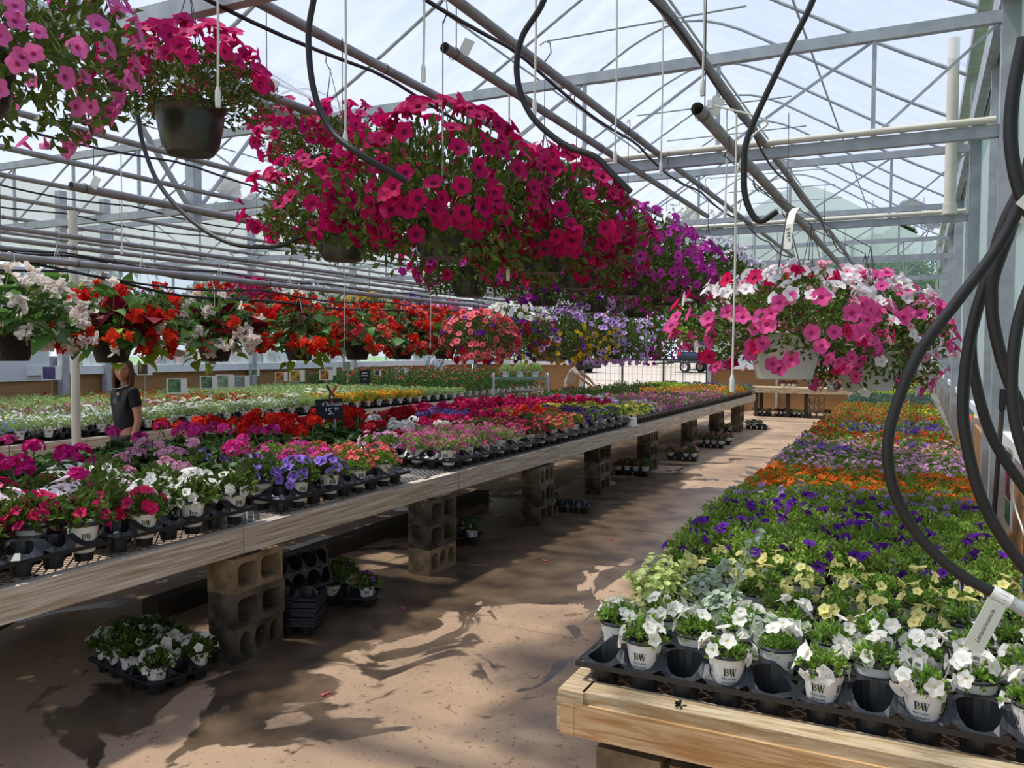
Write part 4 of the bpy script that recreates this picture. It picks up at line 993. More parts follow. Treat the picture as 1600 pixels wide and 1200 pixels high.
for k in range(9):
    tray(-3.60 + RND.uniform(-.008, .008), 3.62 + RND.uniform(-.008, .008), .004 + k * .019, '%s empty black tray in the floor stack beside the first blocks' % ('lowest', 'second', 'third', 'fourth', 'fifth', 'sixth', 'seventh', 'eighth', 'topmost')[k], .42, TRAY_S, 'stack of empty trays on the floor')
o = obj('plant_tray', TRAY_S, None, None, (-3.50, 3.76, .19), (1.3, .0, 1.42), label='empty black tray tilted up against the block stack', category='tray', group='stack of empty trays on the floor')
floor_tray(-3.86, 6.12, .25, [(1, 0), (3, 0), (0, 1), (2, 1)], 'green_pot', 'black tray of dark leafy pots on the wet floor past the second stack', 'past the second block stack', me=TRAY_S, nb=1)
floor_tray(-3.5, 7.9, .3, [(0, 0)], 'pink_floor', 'small black tray holding one pink plant beside the third stack', 'beside the third block stack', me=TRAY_S)
floor_tray(-3.72, 10.72, .15, [(0, 0), (1, 0), (2, 0), (3, 0), (1, 1), (3, 1)], 'beg_red', 'black tray of red begonias on the wet floor by the fifth stack', 'by the fifth block stack', me=TRAY_S)
floor_tray(-3.5, 12.55, .15, [(0, 0), (2, 0), (3, 0)], 'pink_floor', 'black tray of pink petunias further down the aisle', 'beyond the red begonias', me=TRAY_S)
floor_tray(-3.5, 14.5, .15, [(0, 0), (1, 0), (2, 0), (3, 0)], 'beg_red', 'black tray of mixed pots by the sixth stack', 'by the sixth block stack', me=TRAY_S)
floor_tray(-3.5, 15.1, .15, [(0, 0), (1, 1), (3, 0)], 'pink_floor', 'black tray of pink pots just past the sixth stack', 'just past the sixth block stack', me=TRAY_S)
floor_tray(-3.9, 17.2, .1, [(0, 0), (1, 0), (2, 1), (3, 0)], 'violet', 'black tray of violet pots by the last stack', 'by the last block stack', me=TRAY_S)
floor_tray(-3.4, 18.5, .1, [(0, 0), (1, 0), (2, 1)], 'green_pot', 'black tray of leafy pots at the end of the aisle', 'at the end of the aisle', me=TRAY_S, nb=0)
for k, (x, v) in enumerate(((-3.75, 'pink_floor'), (-3.2, 'purple_leaf'), (-2.75, 'lime_pot'), (-1.95, 'purple_leaf'))):
    floor_tray(x - .2, 22.5, 0, [(0, 0), (1, 0), (2, 0), (3, 1)], v, '%s black floor tray beneath the end wall bench' % od(k + 1), 'under the end wall bench, spot %s' % od(k + 1), me=TRAY_S, nb=3)
for k, (x, v) in enumerate(((-3.2, 'purple_leaf'), (-1.9, 'lime_pot'), (-1.5, 'white_cal'))):
    for q in range(3): pot_plant('potted_calibrachoa', v, (x + .14 * q, 22.55 + .1 * (q % 2), .772), '%s on the end wall bench, %s of its trio' % (VAR[v][5], od(q + 1)), 'pots on the end wall bench', 'spread', 4, .09, .12, single=False)
# tray with pots under the front of the wall bench
floor_tray(-.42, 2.34, 0, [(0, 0), (2, 0), (4, 0)], 'white_cal', 'black tray of white flowers on the floor under the wall bench front', 'under the wall bench front')

# fallen petals and bits on the concrete
PET_ME = [G().add([(0, 0, 0), (.02, .012, .006), (.036, 0, .002), (.018, -.014, .005)], [(0, 1, 2, 3)]).add([(.01, 0, .002), (.0, .02, .006), (-.012, .026, .001), (-.01, .008, .004)], [(0, 1, 2, 3)]).mesh('fallen_petal', petal('petal_fallen', 'd9607e'))]
for k, (x, y) in enumerate(((-2.7, 6.05), (-2.95, 6.2), (-2.45, 7.0), (-3.0, 4.5), (-2.0, 7.4), (-2.6, 3.2))):
    obj('fallen_petal', PET_ME[0], None, None, (x, y, .003), (0, 0, k), 1.2, label='pink fallen petal on the floor, %s of those lying in the aisle' % od(k + 1), category='petal', group='petals on the floor')

# ================================================================== HANGING BASKETS
def basket_pot(shape, m):
    g = G()
    if shape == 'round': prof = [(.085, -.17), (.105, -.14), (.122, -.05), (.125, 0), (.133, .0), (.133, .012), (.122, .012), (.115, -.03)]; n = 24
    elif shape == 'flare': prof = [(.088, -.16), (.135, -.01), (.15, 0), (.15, .012), (.138, .012), (.12, -.04)]; n = 24
    else: prof = [(.11, -.18), (.14, -.06), (.15, 0), (.157, .0), (.157, .012), (.146, .012), (.13, -.04)]; n = 24
    g.lathe(prof, n, 0); g.disc(prof[0][0], prof[0][1], n, 0); g.disc(prof[-1][0], prof[-1][1], n, 1)
    return g.mesh('pot', [m, soil])
BP = {(s, m.name): basket_pot(s, m) for s in ('round', 'flare', 'bowl') for m in (pot_green, pot_brown, pot_tan, pot_white)}
BF = {}
def basket_foliage(kind, k):
    if (kind, k) in BF: return BF[(kind, k)]
    if kind == 'pet':
        g = mound(2300, .345, .205, .036, .0165, .03, rmin=.35, droop=.22, zmin=-.75, rnd=.7)
        st = G()
        for _ in range(22):
            a = rng.uniform(0, 6.28); r = rng.uniform(.2, .34); st.tube([(.08 * math.cos(a), .08 * math.sin(a), .04), (r * .6 * math.cos(a), r * .6 * math.sin(a), .10), (r * math.cos(a), r * math.sin(a), rng.uniform(-.08, .06))], .0022, 4, 1, cap=False)
        g.c += st.c; mm = [g_pet, stem_m]
    elif kind == 'beg':
        g = bigleaves(115, .33, .30, .108, .14, -.4, .4); st = G(); mm = [g_beg, stem_m]
        for _ in range(24):
            a = rng.uniform(0, 6.28); r = rng.uniform(.12, .3); st.tube([(.05 * math.cos(a), .05 * math.sin(a), 0), (r * .6 * math.cos(a), r * .6 * math.sin(a), .18), (r * math.cos(a), r * math.sin(a), rng.uniform(.1, .3))], .004, 4, 1, cap=False)
        g.c += st.c; g.c += mound(260, .26, .2, .05, .028, .02, droop=.12, zmin=-.5).c
    elif kind == 'lime': g = bigleaves(34, .25, .12, .10, .2, -.9, .7); mm = [g_lime]
    elif kind == 'col': g = bigleaves(30, .2, .28, .10, .1, -.2, .3); mm = [g_col]
    elif kind == 'rex': g = bigleaves(9, .16, .12, .24, .05, .1, .5); mm = [g_red]
    else: g = mound(420, .28, .2, .06, .03, .02, droop=.15, zmin=-.6); mm = [g_pet]
    BF[(kind, k)] = g.mesh('foliage', mm); return BF[(kind, k)]
PC = {'crim': ('c0105f', '970a48', '3d0420', .041), 'crim2': ('cf1a6c', 'b8145e', '6d0a30', .037), 'pink': ('e870b6', 'd653a2', '8d1c5f', .031), 'purp': ('d03fb4', 'b52ea0', '4f0a4a', .031), 'wviol': ('eee6f2', 'd9cbe4', '4a2460', .027),
      'white': ('f4eef0', 'eedfe6', 'c3a6b0', .030), 'hot': ('d6155c', 'c01050', '7a0630', .033), 'rose': ('e8589f', 'dd4090', '9c1f5c', .034), 'stripe': ('eba6b8', 'dc6f8e', 'b83a5c', .022), 'coral': ('f0757c', 'e6626a', 'a02c3a', .037),
      'redp': ('cf2030', 'bb1826', '6d0a14', .033), 'veined': ('d0a8de', '6f3d94', '2c0c46', .034), 'violet2': ('7a2a9c', '621f86', '2a0a44', .027), 'mag2': ('b72a96', 'a02084', '500a44', .025), 'yell': ('dcb31c', 'cfa314', '7d5a0a', .022), 'cream': ('f4f4e4', 'f0efd6', 'd3d39a', .036), 'lav2': ('c2bee8', 'b4aee0', '6d66a8', .027)}
_pc = {}
def pc_me(k):
    if k not in _pc:
        c = PC[k]; a = petal('basket_petal_' + k, c[0]); _pc[k] = [g.mesh('flower', [a, petal('basket_eye_' + k, c[1]), mat('basket_throat_' + k, c[2], .7), a]) for g in FL_G]
    return _pc[k]
ROPE = string_m
def hanger(t, top, r=.125, m=None, hx=0.):
    g = G(); a_ = -t.rotation_euler.z; ox, oy = hx * math.cos(a_), hx * math.sin(a_)
    for a in (.5, 2.6, 4.7): g.tube([(r * math.cos(a), r * math.sin(a), .005), (0, 0, min(.5, top - .06))], .0022, 5)
    if top > .5: g.tube([(0, 0, min(.5, top - .06)), (ox, oy, top - .05)], .0025, 5)
    g.tube([(ox, oy, top - .06), (ox + .03, oy, top - .02), (ox + .025, oy, top + .025), (ox, oy, top + .035), (ox - .025, oy, top + .02)], .003, 5)
    obj('hanger', g, m or wire_dark, t)
def price_strip(t, z, x=.05, txt=True):
    pts = [(0, 0, 0), (.02, 0, .01), (.05, 0, -.01), (.075, 0, -.06), (.09, 0, -.16)]; g = G()
    V = []
    for (a, b, c) in pts: V += [(a, -.016, c), (a, .016, c)]
    g.add(V, [(2 * i, 2 * i + 1, 2 * i + 3, 2 * i + 2) for i in range(4)]); g.add([(a, b, c - .0006) for a, b, c in V], [(2 * i, 2 * i + 2, 2 * i + 3, 2 * i + 1) for i in range(4)])
    o = obj('price_tag', g, label_w, t, (x, 0, z), (0, 0, RND.uniform(-1.9, -.8)))
    if txt:
        tx = xf(text_geo('$44.99', .028), lambda V: np.stack([.0835 + V[:, 1] * .15 + .0015, V[:, 1] * .9, -.11 - V[:, 0] * .9], 1)); obj('price_print', tx, ink, o)
def petunia_basket(x, y, zr, mix, nfl, label, group, pot=('round', pot_green), top=None, R_=.40, H_=.30, dr=.26, single=True, tag=False, sc=1., size=1., hx=0.):
    """zr: height of the pot rim; mix: [(colour, weight, zone)] zone in 'any top low'"""
    t = thing('petunia_basket', label, 'hanging basket', (x, y, zr), RND.uniform(0, 6.28), group); t.scale = (sc,) * 3
    obj('pot', BP[(pot[0], pot[1].name)], None, t)
    obj('foliage', basket_foliage('pet', RND.randrange(3)), None, t, (0, 0, .05 if dr <= .12 else 0), (0, 0, RND.uniform(0, 6.28)), (R_ / .37, R_ / .37, (.7 if dr <= .12 else 1) * H_ / .25))
    if top: hanger(t, (top - zr) / sc, hx=hx)
    nfl = min(295, int(nfl * 1.75)); P, out = dome(nfl, R_ * 1.04, H_ * 1.06, dr, .94, -.15 if dr <= .12 else -.8)
    P[:, 2] += .05
    N = out * np.array((1, 1, .6)) + np.array((0, 0, .28)) + rng.normal(size=(nfl, 3)) * .28; Mx = frames(N)
    Z = out[:, 2]
    far = {}
    for i in range(nfl):
        ws = [w * (1 if z == 'any' else (2.2 if Z[i] > .35 else .12) if z == 'top' else (2.2 if Z[i] < .3 else .15)) for _, w, z in mix]
        k = RND.choices([c for c, _, _ in mix], ws)[0]
        s = PC[k][3] * RND.uniform(.8, 1.12) * size
        if single:
            o = obj('flower', pc_me(k)[i % 3], None, t); M = Matrix((Mx[i] * s).tolist()).to_4x4(); M.translation = P[i]; o.matrix_local = M
        else: far.setdefault(k, []).append((Mx[i] * s, P[i]))
    for k, q in far.items():
        obj('blossoms', G().inst(FL_LOW, [a for a, _ in q], [b for _, b in q]), [petal('basket_petal_' + k, PC[k][0], island=True), mat('basket_throat_' + k, PC[k][2], .7)], t, kind='stuff')
    if tag: price_strip(t, (min(.5, top - zr - .05) if top else .35) / sc)
    return t
C, B, A, D = 'crimson petunia baskets', 'magenta and purple petunia baskets', 'pink and white petunia baskets', 'mixed baskets above the long bench'
ZPp = ZP - .02
# row under the third overhead pipe
petunia_basket(-2.56, 1.52, 2.57, [('pink', 1, 'any')], 150, 'big bright pink petunia basket hanging nearest the camera, cut by the frame', C, top=ZPp, R_=.48, H_=.40, dr=.34)
petunia_basket(-2.50, 2.30, 2.61, [('crim2', 1, 'top')], 62, 'crimson petunia basket with its dark green pot in full view, hanging highest', C, top=ZPp, R_=.32, H_=.25, dr=.12)
petunia_basket(-2.46, 3.17, 2.29, [('crim2', 1, 'any')], 85, 'crimson petunia basket with a dark pot below, hanging lower beside the biggest crimson one', C, top=ZPp, R_=.40, H_=.29, dr=.16)
petunia_basket(-3.0, 3.76, 2.76, [('crim2', 1, 'top')], 80, 'crimson petunia basket hanging behind and above the low dark pot', C, top=ZPp + .2, R_=.40, H_=.27, dr=.12)
petunia_basket(-2.5, 4.47, 2.2, [('crim', 1, 'any'), ('purp', .4, 'low')], 70, 'dark crimson petunia basket half hidden below the biggest one', C, top=ZPp, R_=.38, H_=.3, dr=.2)
petunia_basket(-2.5, 5.6, 2.2, [('violet2', 1, 'any'), ('purp', .6, 'any')], 70, 'violet and magenta petunia basket in shade under the purple row', C, top=ZPp, R_=.38, H_=.28, dr=.25)
petunia_basket(-2.5, 6.7, 2.2, [('veined', 1, 'any'), ('violet2', .5, 'any')], 80, 'veined lilac petunia basket in shade behind the violet one', C, top=ZPp, R_=.38, H_=.28, dr=.25)
petunia_basket(-2.52, 7.9, 2.2, [('mag2', 1, 'any')], 80, 'magenta petunia basket with a dark pot deep under the purple row', C, top=ZPp, R_=.38, H_=.28, dr=.25, single=False)
# row under the second overhead pipe
petunia_basket(-1.82, 3.02, 2.26, [('crim', 1, 'any')], 135, 'biggest deep crimson petunia basket in the middle of the picture', B, top=ZPp, R_=.46, H_=.40, dr=.22)
petunia_basket(-1.62, 3.62, 2.24, [('crim', 1, 'any')], 125, 'deep crimson petunia basket just behind the biggest one, dark pot showing', B, top=ZPp, R_=.44, H_=.36, dr=.22)
petunia_basket(-1.75, 4.35, 2.22, [('crim', .8, 'any'), ('purp', .5, 'any')], 110, 'crimson turning purple petunia basket between the crimson and purple ones', B, top=ZPp, R_=.42, H_=.34, dr=.24)
petunia_basket(-1.68, 5.05, 2.22, [('purp', 1, 'any')], 125, 'purple magenta petunia basket, first of the two bright purple ones', B, top=ZPp, R_=.42, H_=.36, dr=.24)
petunia_basket(-1.68, 5.95, 2.2, [('purp', 1, 'any')], 120, 'purple magenta petunia basket, second of the two bright purple ones', B, top=ZPp, R_=.42, H_=.34, dr=.24, tag=True)
petunia_basket(-1.62, 7.0, 2.27, [('wviol', 1, 'any')], 130, 'white petunia basket with violet throats behind the bright purple ones', B, top=ZPp, R_=.42, H_=.33, dr=.24)
petunia_basket(-1.6, 8.2, 2.25, [('wviol', 1, 'any'), ('purp', .3, 'low')], 120, 'second white violet-throated petunia basket further back', B, top=ZPp, R_=.42, H_=.33, dr=.24, single=False)
petunia_basket(-1.7, 9.5, 2.1, [('mag2', 1, 'any'), ('white', .4, 'top')], 110, 'magenta and white petunia basket far back on the second pipe', B, top=ZPp, R_=.42, H_=.33, dr=.24, single=False)
# row under the low pipe by the wall bench
petunia_basket(-.50, 3.55, 1.77, [('rose', 1.1, 'low'), ('hot', .45, 'any'), ('white', 1.3, 'top'), ('stripe', .4, 'any')], 110, 'white-potted basket of pink, crimson and white petunias over the aisle', A, pot=('bowl', pot_white), top=2.58, R_=.42, H_=.21, dr=.24, tag=True, hx=-0.26)
petunia_basket(-.50, 4.4, 1.84, [('white', 1.3, 'any'), ('stripe', .7, 'any'), ('rose', .3, 'low')], 150, 'white and striped pink petunia basket right behind the white-potted one', A, pot=('bowl', pot_white), top=2.58, R_=.44, H_=.26, dr=.26, hx=-0.26)
petunia_basket(-.22, 4.3, 1.70, [('white', 1, 'any'), ('rose', .9, 'any'), ('stripe', .7, 'any')], 130, 'pink and white petunia basket nearest the side wall', A, pot=('bowl', pot_white), top=2.58, R_=.36, H_=.32, dr=.30, hx=-0.54)
petunia_basket(-.74, 5.5, 1.88, [('hot', 1, 'any'), ('redp', .4, 'top'), ('white', .4, 'low')], 110, 'crimson petunia basket showing above the white ones', A, top=2.58, R_=.40, H_=.3, dr=.2, single=False)
petunia_basket(-.74, 6.6, 1.9, [('rose', 1, 'any'), ('stripe', .4, 'any')], 110, 'rose pink petunia basket further down the low pipe', A, top=2.58, R_=.40, H_=.3, dr=.2, single=False)
petunia_basket(-.3, 5.3, 1.78, [('rose', 1, 'any'), ('mag2', .5, 'low'), ('cream', .5, 'low')], 110, 'magenta pink petunia basket behind the one nearest the wall', A, top=2.58, R_=.38, H_=.32, dr=.25, single=False, hx=-0.46)
# row above the long bench, past the begonias
petunia_basket(-4.24, 7.75, 1.78, [('coral', 1, 'any'), ('redp', .25, 'low'), ('violet2', .2, 'low')], 120, 'coral pink petunia basket at the end of the begonia row', D, pot=('bowl', pot_tan), top=2.58, R_=.42, H_=.3, dr=.32, size=1.1)
petunia_basket(-4.2, 8.55, 1.9, [('cream', 1, 'top'), ('violet2', .4, 'low'), ('redp', .3, 'low')], 120, 'creamy white petunia basket above the coral one', D, pot=('bowl', pot_tan), top=2.58, R_=.46, H_=.3, dr=.3, size=1.1)
petunia_basket(-4.2, 9.55, 1.80, [('veined', 1, 'top'), ('yell', 1.1, 'low'), ('violet2', .2, 'low')], 150, 'veined lilac petunias with golden yellow bells in a tan pot', D, pot=('bowl', pot_tan), top=2.58, R_=.46, H_=.34, dr=.34, size=1.1, sc=1.28)
petunia_basket(-4.2, 10.6, 1.80, [('veined', 1.2, 'any'), ('yell', .8, 'low')], 150, 'second lilac and yellow basket, its tan pot above the bending woman', D, pot=('bowl', pot_tan), top=2.58, R_=.46, H_=.34, dr=.34, size=1.1, sc=1.28)
petunia_basket(-4.2, 12.0, 1.80, [('veined', 1, 'any'), ('lav2', .5, 'any'), ('white', .3, 'top')], 140, 'lilac and lavender petunia basket beyond the yellow ones', D, top=2.58, R_=.46, H_=.36, dr=.36, single=False, sc=1.28)
petunia_basket(-4.2, 13.6, 1.80, [('mag2', 1, 'any'), ('white', .4, 'top'), ('lav2', .3, 'top')], 130, 'magenta petunia basket with white on top near the end of the row', D, top=2.58, R_=.46, H_=.36, dr=.4, single=False, sc=1.28)

# begonia baskets
BC = {'red': 'e0321f', 'white': 'f2e6dc', 'coral': 'e4605c'}
BCM = {k: [begonia_cluster().mesh('flower_cluster', [petal('begonia_' + k, c), throat_y]) for _ in range(2)] for k, c in BC.items()}
def begonia_basket(x, y, zr, mix, ncl, label, extra=(), top=2.26, single=True, tag=False, sc=1.12):
    t = thing('begonia_basket', label, 'hanging basket', (x, y, zr), RND.uniform(0, 6.28), 'begonia baskets in a row'); t.scale = (sc,) * 3
    obj('pot', BP[('flare', pot_brown.name)], None, t); obj('foliage', basket_foliage('beg', RND.randrange(3)), None, t, None, (0, 0, RND.uniform(0, 6.28)))
    hanger(t, (top - zr) / sc, .14, string_m)
    for e in extra: obj({'lime': 'lime_leaves', 'col': 'coleus_leaves', 'rex': 'crimson_leaves'}[e], basket_foliage(e, RND.randrange(2)), None, t, (RND.uniform(-.05, .05), RND.uniform(-.05, .05), .04 if e != 'lime' else -.02), (0, 0, RND.uniform(0, 6.28)))
    ncl = int(ncl * 1.5); P, out = dome(ncl, .37, .36, .16, .8, -.6); Mx = frames(out + rng.normal(size=(ncl, 3)) * .3)
    for i in range(ncl):
        k = RND.choices([c for c, _ in mix], [w for _, w in mix])[0]; s = RND.uniform(.026, .044)
        o = obj('flower_cluster', BCM[k][i % 2], None, t); M = Matrix((Mx[i] * s).tolist()).to_4x4(); M.translation = P[i]; o.matrix_local = M
    if tag: price_strip(t, .40, .02)
for a in ((-5.1, 3.25, 1.80, [('white', 1)], 42, 'white begonia basket at the near end of the begonia row', ()),
          (-5.1, 3.97, 1.78, [('red', 1), ('white', .15)], 36, 'red begonia basket with heart leaves over its dark pot above the girl', ('lime', 'rex')),
          (-5.1, 4.92, 1.78, [('white', 1), ('red', .25)], 40, 'white begonia basket with crimson foliage leaves next to the red one', ('rex', 'lime')),
          (-5.1, 5.93, 1.78, [('red', 1)], 42, 'red begonia basket with lime green trailing leaves', ('lime', 'col')),
          (-5.1, 6.8, 1.78, [('red', .8), ('coral', .6)], 44, 'red and coral begonia basket, fifth in the row', ()),
          (-5.1, 7.6, 1.78, [('red', .6), ('coral', .9)], 44, 'coral begonia basket, sixth in the row', ('col',)),
          (-5.1, 8.5, 1.78, [('red', 1)], 44, 'red begonia basket, seventh in the row by the coral petunias', ())):
    begonia_basket(*a[:6], a[6], tag=a[1] in (3.97,))
for k, (x, y, mix, ex, lab) in enumerate(((-6.15, 4.3, [('white', 1)], (), 'white begonia basket in the second row by the near end'), (-6.15, 5.1, [('red', 1)], (), 'red begonia basket in the second row behind the girl\'s post'), (-6.15, 6.0, [('red', 1), ('coral', .5)], ('rex',), 'red begonia basket with crimson leaf in the second row'),
                                   (-6.15, 7.0, [('red', 1)], ('col',), 'red begonia basket with dark coleus in the second row'), (-6.15, 8.0, [('red', 1)], (), 'plain red begonia basket, fifth of the second row'), (-6.15, 9.0, [('red', 1), ('coral', 1)], ('col',), 'coral and red begonia basket, sixth of the second row'), (-6.15, 10.0, [('red', 1)], (), 'red begonia basket, last of the second row'))):
    begonia_basket(x, y, 1.94, mix, 36, lab, ex, top=2.6)
FAR = [('yell', 'golden yellow'), ('mag2', 'magenta'), ('crim2', 'crimson'), ('violet2', 'violet'), ('redp', 'red'), ('cream', 'cream'), ('rose', 'rose pink'), ('veined', 'lilac')]
for k in range(8):
    c, nm = FAR[k]
    petunia_basket(-8.6, 6.4 + k * .95, 2.12 + .03 * (k % 2), [(c, 1, 'any')], 90, '%s basket in the far row over the window bench' % nm, 'far baskets over the window bench', top=2.74, R_=.34, H_=.26, dr=.15, single=False)
for k in range(6):
    c, nm = FAR[(k * 3 + 2) % 8]
    petunia_basket(-6.8, 7.1 + k * 1.1, 2.25, [(c, 1, 'any')], 80, '%s basket on the pipe behind the begonias' % nm, 'baskets on the pipe behind the begonias', top=2.6, R_=.30, H_=.2, dr=.12, single=False)

# ================================================================== HOSES AND DRIP TUBES
def smooth(pts, n=8):
    P = np.array(pts, float); P = np.concatenate([[2 * P[0] - P[1]], P, [2 * P[-1] - P[-2]]]); out = []
    for i in range(1, len(P) - 2):
        for k in range(n):
            t = k / n; a, b, c, d = P[i - 1:i + 3]
            out.append(.5 * (2 * b + (c - a) * t + (2 * a - 5 * b + 4 * c - d) * t * t + (3 * b - a - 3 * c + d) * t ** 3))
    return np.array(out + [P[-2]])
H1 = [(0.197,1.75,2.122),(0.162,1.75,1.984),(0.124,1.75,1.894),(0.065,1.75,1.803),(0.003,1.75,1.707),(-0.033,1.75,1.615),(-0.051,1.75,1.528),(-0.041,1.75,1.441),(-0.0,1.75,1.358),(0.066,1.75,1.292),(0.14,1.75,1.253)]
H2 = [(0.219,1.85,2.121),(0.146,1.85,1.966),(0.122,1.85,1.875),(0.097,1.85,1.777),(0.083,1.85,1.689),(0.079,1.85,1.588),(0.089,1.85,1.513),(0.111,1.85,1.426),(0.145,1.85,1.353),(0.189,1.85,1.289),(0.253,1.85,1.218)]
H3 = [(0.193,1.8,2.135),(0.161,1.8,1.998),(0.148,1.8,1.937),(0.122,1.8,1.846),(0.12,1.8,1.798),(0.124,1.8,1.754),(0.144,1.8,1.67),(0.177,1.8,1.586),(0.23,1.8,1.491)]
H4 = [(0.197,1.7,1.89),(0.16,1.7,1.781),(0.148,1.7,1.691),(0.15,1.7,1.608),(0.166,1.7,1.533),(0.2,1.7,1.445)]
H5 = [(0.145,1.95,1.897),(0.107,1.95,1.807),(0.095,1.95,1.724),(0.106,1.95,1.636),(0.137,1.95,1.528),(0.195,1.95,1.43),(0.263,1.95,1.346)]
H6 = [(0.146,1.65,2.231),(0.132,1.65,2.136),(0.132,1.65,2.05),(0.151,1.65,1.962),(0.192,1.65,1.885)]
O1 = [(-1.851,2.3,3.12),(-1.907,2.3,2.908),(-1.93,2.3,2.781),(-1.908,2.3,2.603),(-1.84,2.3,2.463),(-1.718,2.3,2.364),(-1.588,2.4,2.277)]
O2 = [(-1.166,2.7,3.12),(-1.214,2.7,2.934),(-1.3,2.7,2.815),(-1.317,2.7,2.682),(-1.261,2.7,2.539),(-1.136,2.7,2.424),(-1.017,2.7,2.368),(-0.958,2.7,2.308),(-0.889,2.7,2.238)]
O3 = [(-0.273,3.0,3.13),(-0.351,3.0,2.891),(-0.452,3.0,2.692),(-0.556,3.0,2.464),(-0.57,3.0,2.354),(-0.563,3.0,2.241),(-0.518,3.0,2.16),(-0.454,3.0,2.189)]
O4 = [(-3.554,2.9,3.117),(-3.513,2.9,2.876),(-3.471,2.9,2.698),(-3.362,2.9,2.501),(-3.148,2.9,2.315),(-2.902,2.9,2.196),(-2.631,2.9,2.167),(-2.482,2.9,2.202)]
def hose(pts, r, lab, loop=True, fit=True):
    t = thing('garden_hose' if loop else 'supply_hose', lab, 'hose', tuple(pts[0]))
    P = smooth(pts) - np.array(pts[0]); obj('hose', G().tube(P, r, 12), rubber, t)
    d = P[-1] - P[-2]; d /= np.linalg.norm(d)
    if fit: obj('hose_fitting', G().tube([P[-1] - d * .01, P[-1] + d * .012, P[-1] + d * .03], [r * 1.25, r * 1.3, r * 1.15], 10), galv, t)
    return t, P, d
t, P, d = hose(H1, .0105, 'black hose looping widest, with a white written tag on its end')
obj('tape_band', G().tube([P[-1] - d * .012, P[-1] + d * .022], .0135, 14), label_w, t)
q = G().box((0, 0, -.055), (.036, .0012, .10)); o = obj('written_tag', q, label_w, t, tuple(P[-1] + np.array((0, -.014, -.004))), (0, .42, .3))
obj('handwriting', xf(text_geo('Lantana/scaevola', .0125, shear=.3), lambda V: np.stack([-V[:, 1], np.full(len(V), -.001), V[:, 0] * .8 - .055], 1)), ink, o)
g = G().tube([(0, 0, 0), (.03, 0, -.005), (.06, 0, -.01)], [.011, .014, .012], 10).box((.05, 0, -.035), (.014, .014, .05)).tube([(.05, 0, -.01), (.07, -.01, .02)], .005, 8)
obj('valve', g, galv, t, tuple(P[-1] + d * .02), (0, .3, 0))
hose(H2, .011, 'black hose hanging second from the outside of the coil, reaching the bench', True, False)
t3, P3, _ = hose(H3, .011, 'black hose crossing the grey post with a white card near its top', True, False)
hose(H4, .010, 'short black hose at the frame edge behind the crossing one', True, False)
hose(H5, .0105, 'black hose hanging deepest behind the others near the wall', True, False)
t6, P6, _ = hose(H6, .011, 'black hose coming down at the top of the coil', True, False)
for tt, P, k in ((t3, P3, 12), (t6, P6, 24)): obj('paper_card', G().box((0, 0, 0), (.034, .001, .03)).box((0, .0011, 0), (.03, .001, .026)), label_w, tt, tuple(P[k] + np.array((.01, -.016, -.01))), (0, .7, .2))
# bracket on the wall carrying the hose coil
t = thing('hose_bracket', 'steel bracket on the side wall that carries the coiled hoses', 'bracket', (.44, 1.8, 2.14))
obj('arm', G().bar((0, 0, 0), (-.26, 0, .0), .02), galv, t); obj('arm', G().bar((0, -.12, .09), (-.3, -.12, .09), .02), galv, t); obj('plate', G().box((.02, -.05, .02), (.012, .2, .26)), galv, t)
hose(O1, .011, 'thick black hose curving down beside the upper crimson basket', False, False)
hose(O2, .011, 'thick black hose curving to the pipe over the crimson basket', False, False)
hose(O3, .011, 'thick black hose dropping to the open pipe over the pink baskets', False, False)
hose(O4, .011, 'thick black hose sweeping below the dark green pot', False, False)
hose([(-5.3, 1.9, 2.1), (-5.15, 2.6, 2.18), (-5.12, 3.2, 2.25), (-5.1, 3.9, 2.19), (-5.1, 4.6, 2.11), (-5.1, 5.6, 2.12), (-5.1, 6.6, 2.1), (-5.1, 8, 2.15)], .010, 'black hose sagging in front of the begonia baskets', False, False)
hose([(-6.7, 3.2, 2.78), (-6.75, 4.2, 2.5), (-6.8, 5, 2.52), (-6.8, 6.2, 2.42), (-6.8, 7.2, 2.5), (-6.8, 9, 2.45)], .010, 'black hose drooping above the begonias towards the far windows', False, False)
for k, ((x, y, z0), z1) in enumerate([((-1.85,2.4,3.07),2.41),((-1.65,2.6,3.11),2.68),((-1.34,2.9,3.18),2.6),((-2.05,2.0,2.94),2.48),((-1.26,3.6,3.31),2.55),((-1.22,4.2,3.56),2.61),((-0.77,3.2,3.14),2.68),((-4.8,6.2,2.42),1.59),((-4.67,7.5,2.43),1.72),((-0.62,3.1,2.57),1.55),((-1.75,2.9,2.7),2.34),((-1.7,3.4,2.86),2.02),((-5.02,4.0,3.13),2.36),((-0.93,4.4,2.97),2.4)]):
    w = ('beside the upper crimson basket', 'over the biggest crimson basket', 'near the second supply hose', 'across the dark green pot', 'before the second truss chord', 'short of the second truss', 'on the low open pipe', 'long, before the begonias', 'long, at the end of the begonias', 'longest, before the pink and white baskets', 'on the high pipe end', 'over the crimson blossoms', 'near the paper bag', 'beyond the low pipe end')[k]
    t = thing('drip_tube', 'white drip tube with a weight hanging %s' % w, 'tube', (x, y, z1), group='white drip tubes')
    h = z0 - z1; obj('tube', G().tube([(0, 0, .04), (.004, 0, h * .5), (0, .003, h)], .0042, 6), string_m, t); obj('weight', G().tube([(0, 0, 0), (0, 0, .02), (0, 0, .05), (0, 0, .065)], [.008, .0095, .009, .005], 8), white_pl, t)
t = thing('drip_tube', 'white drip tube curling over from the low pipe before the pink and white baskets', 'tube', (-.62, 3.1, 2.2), group='white drip tubes')
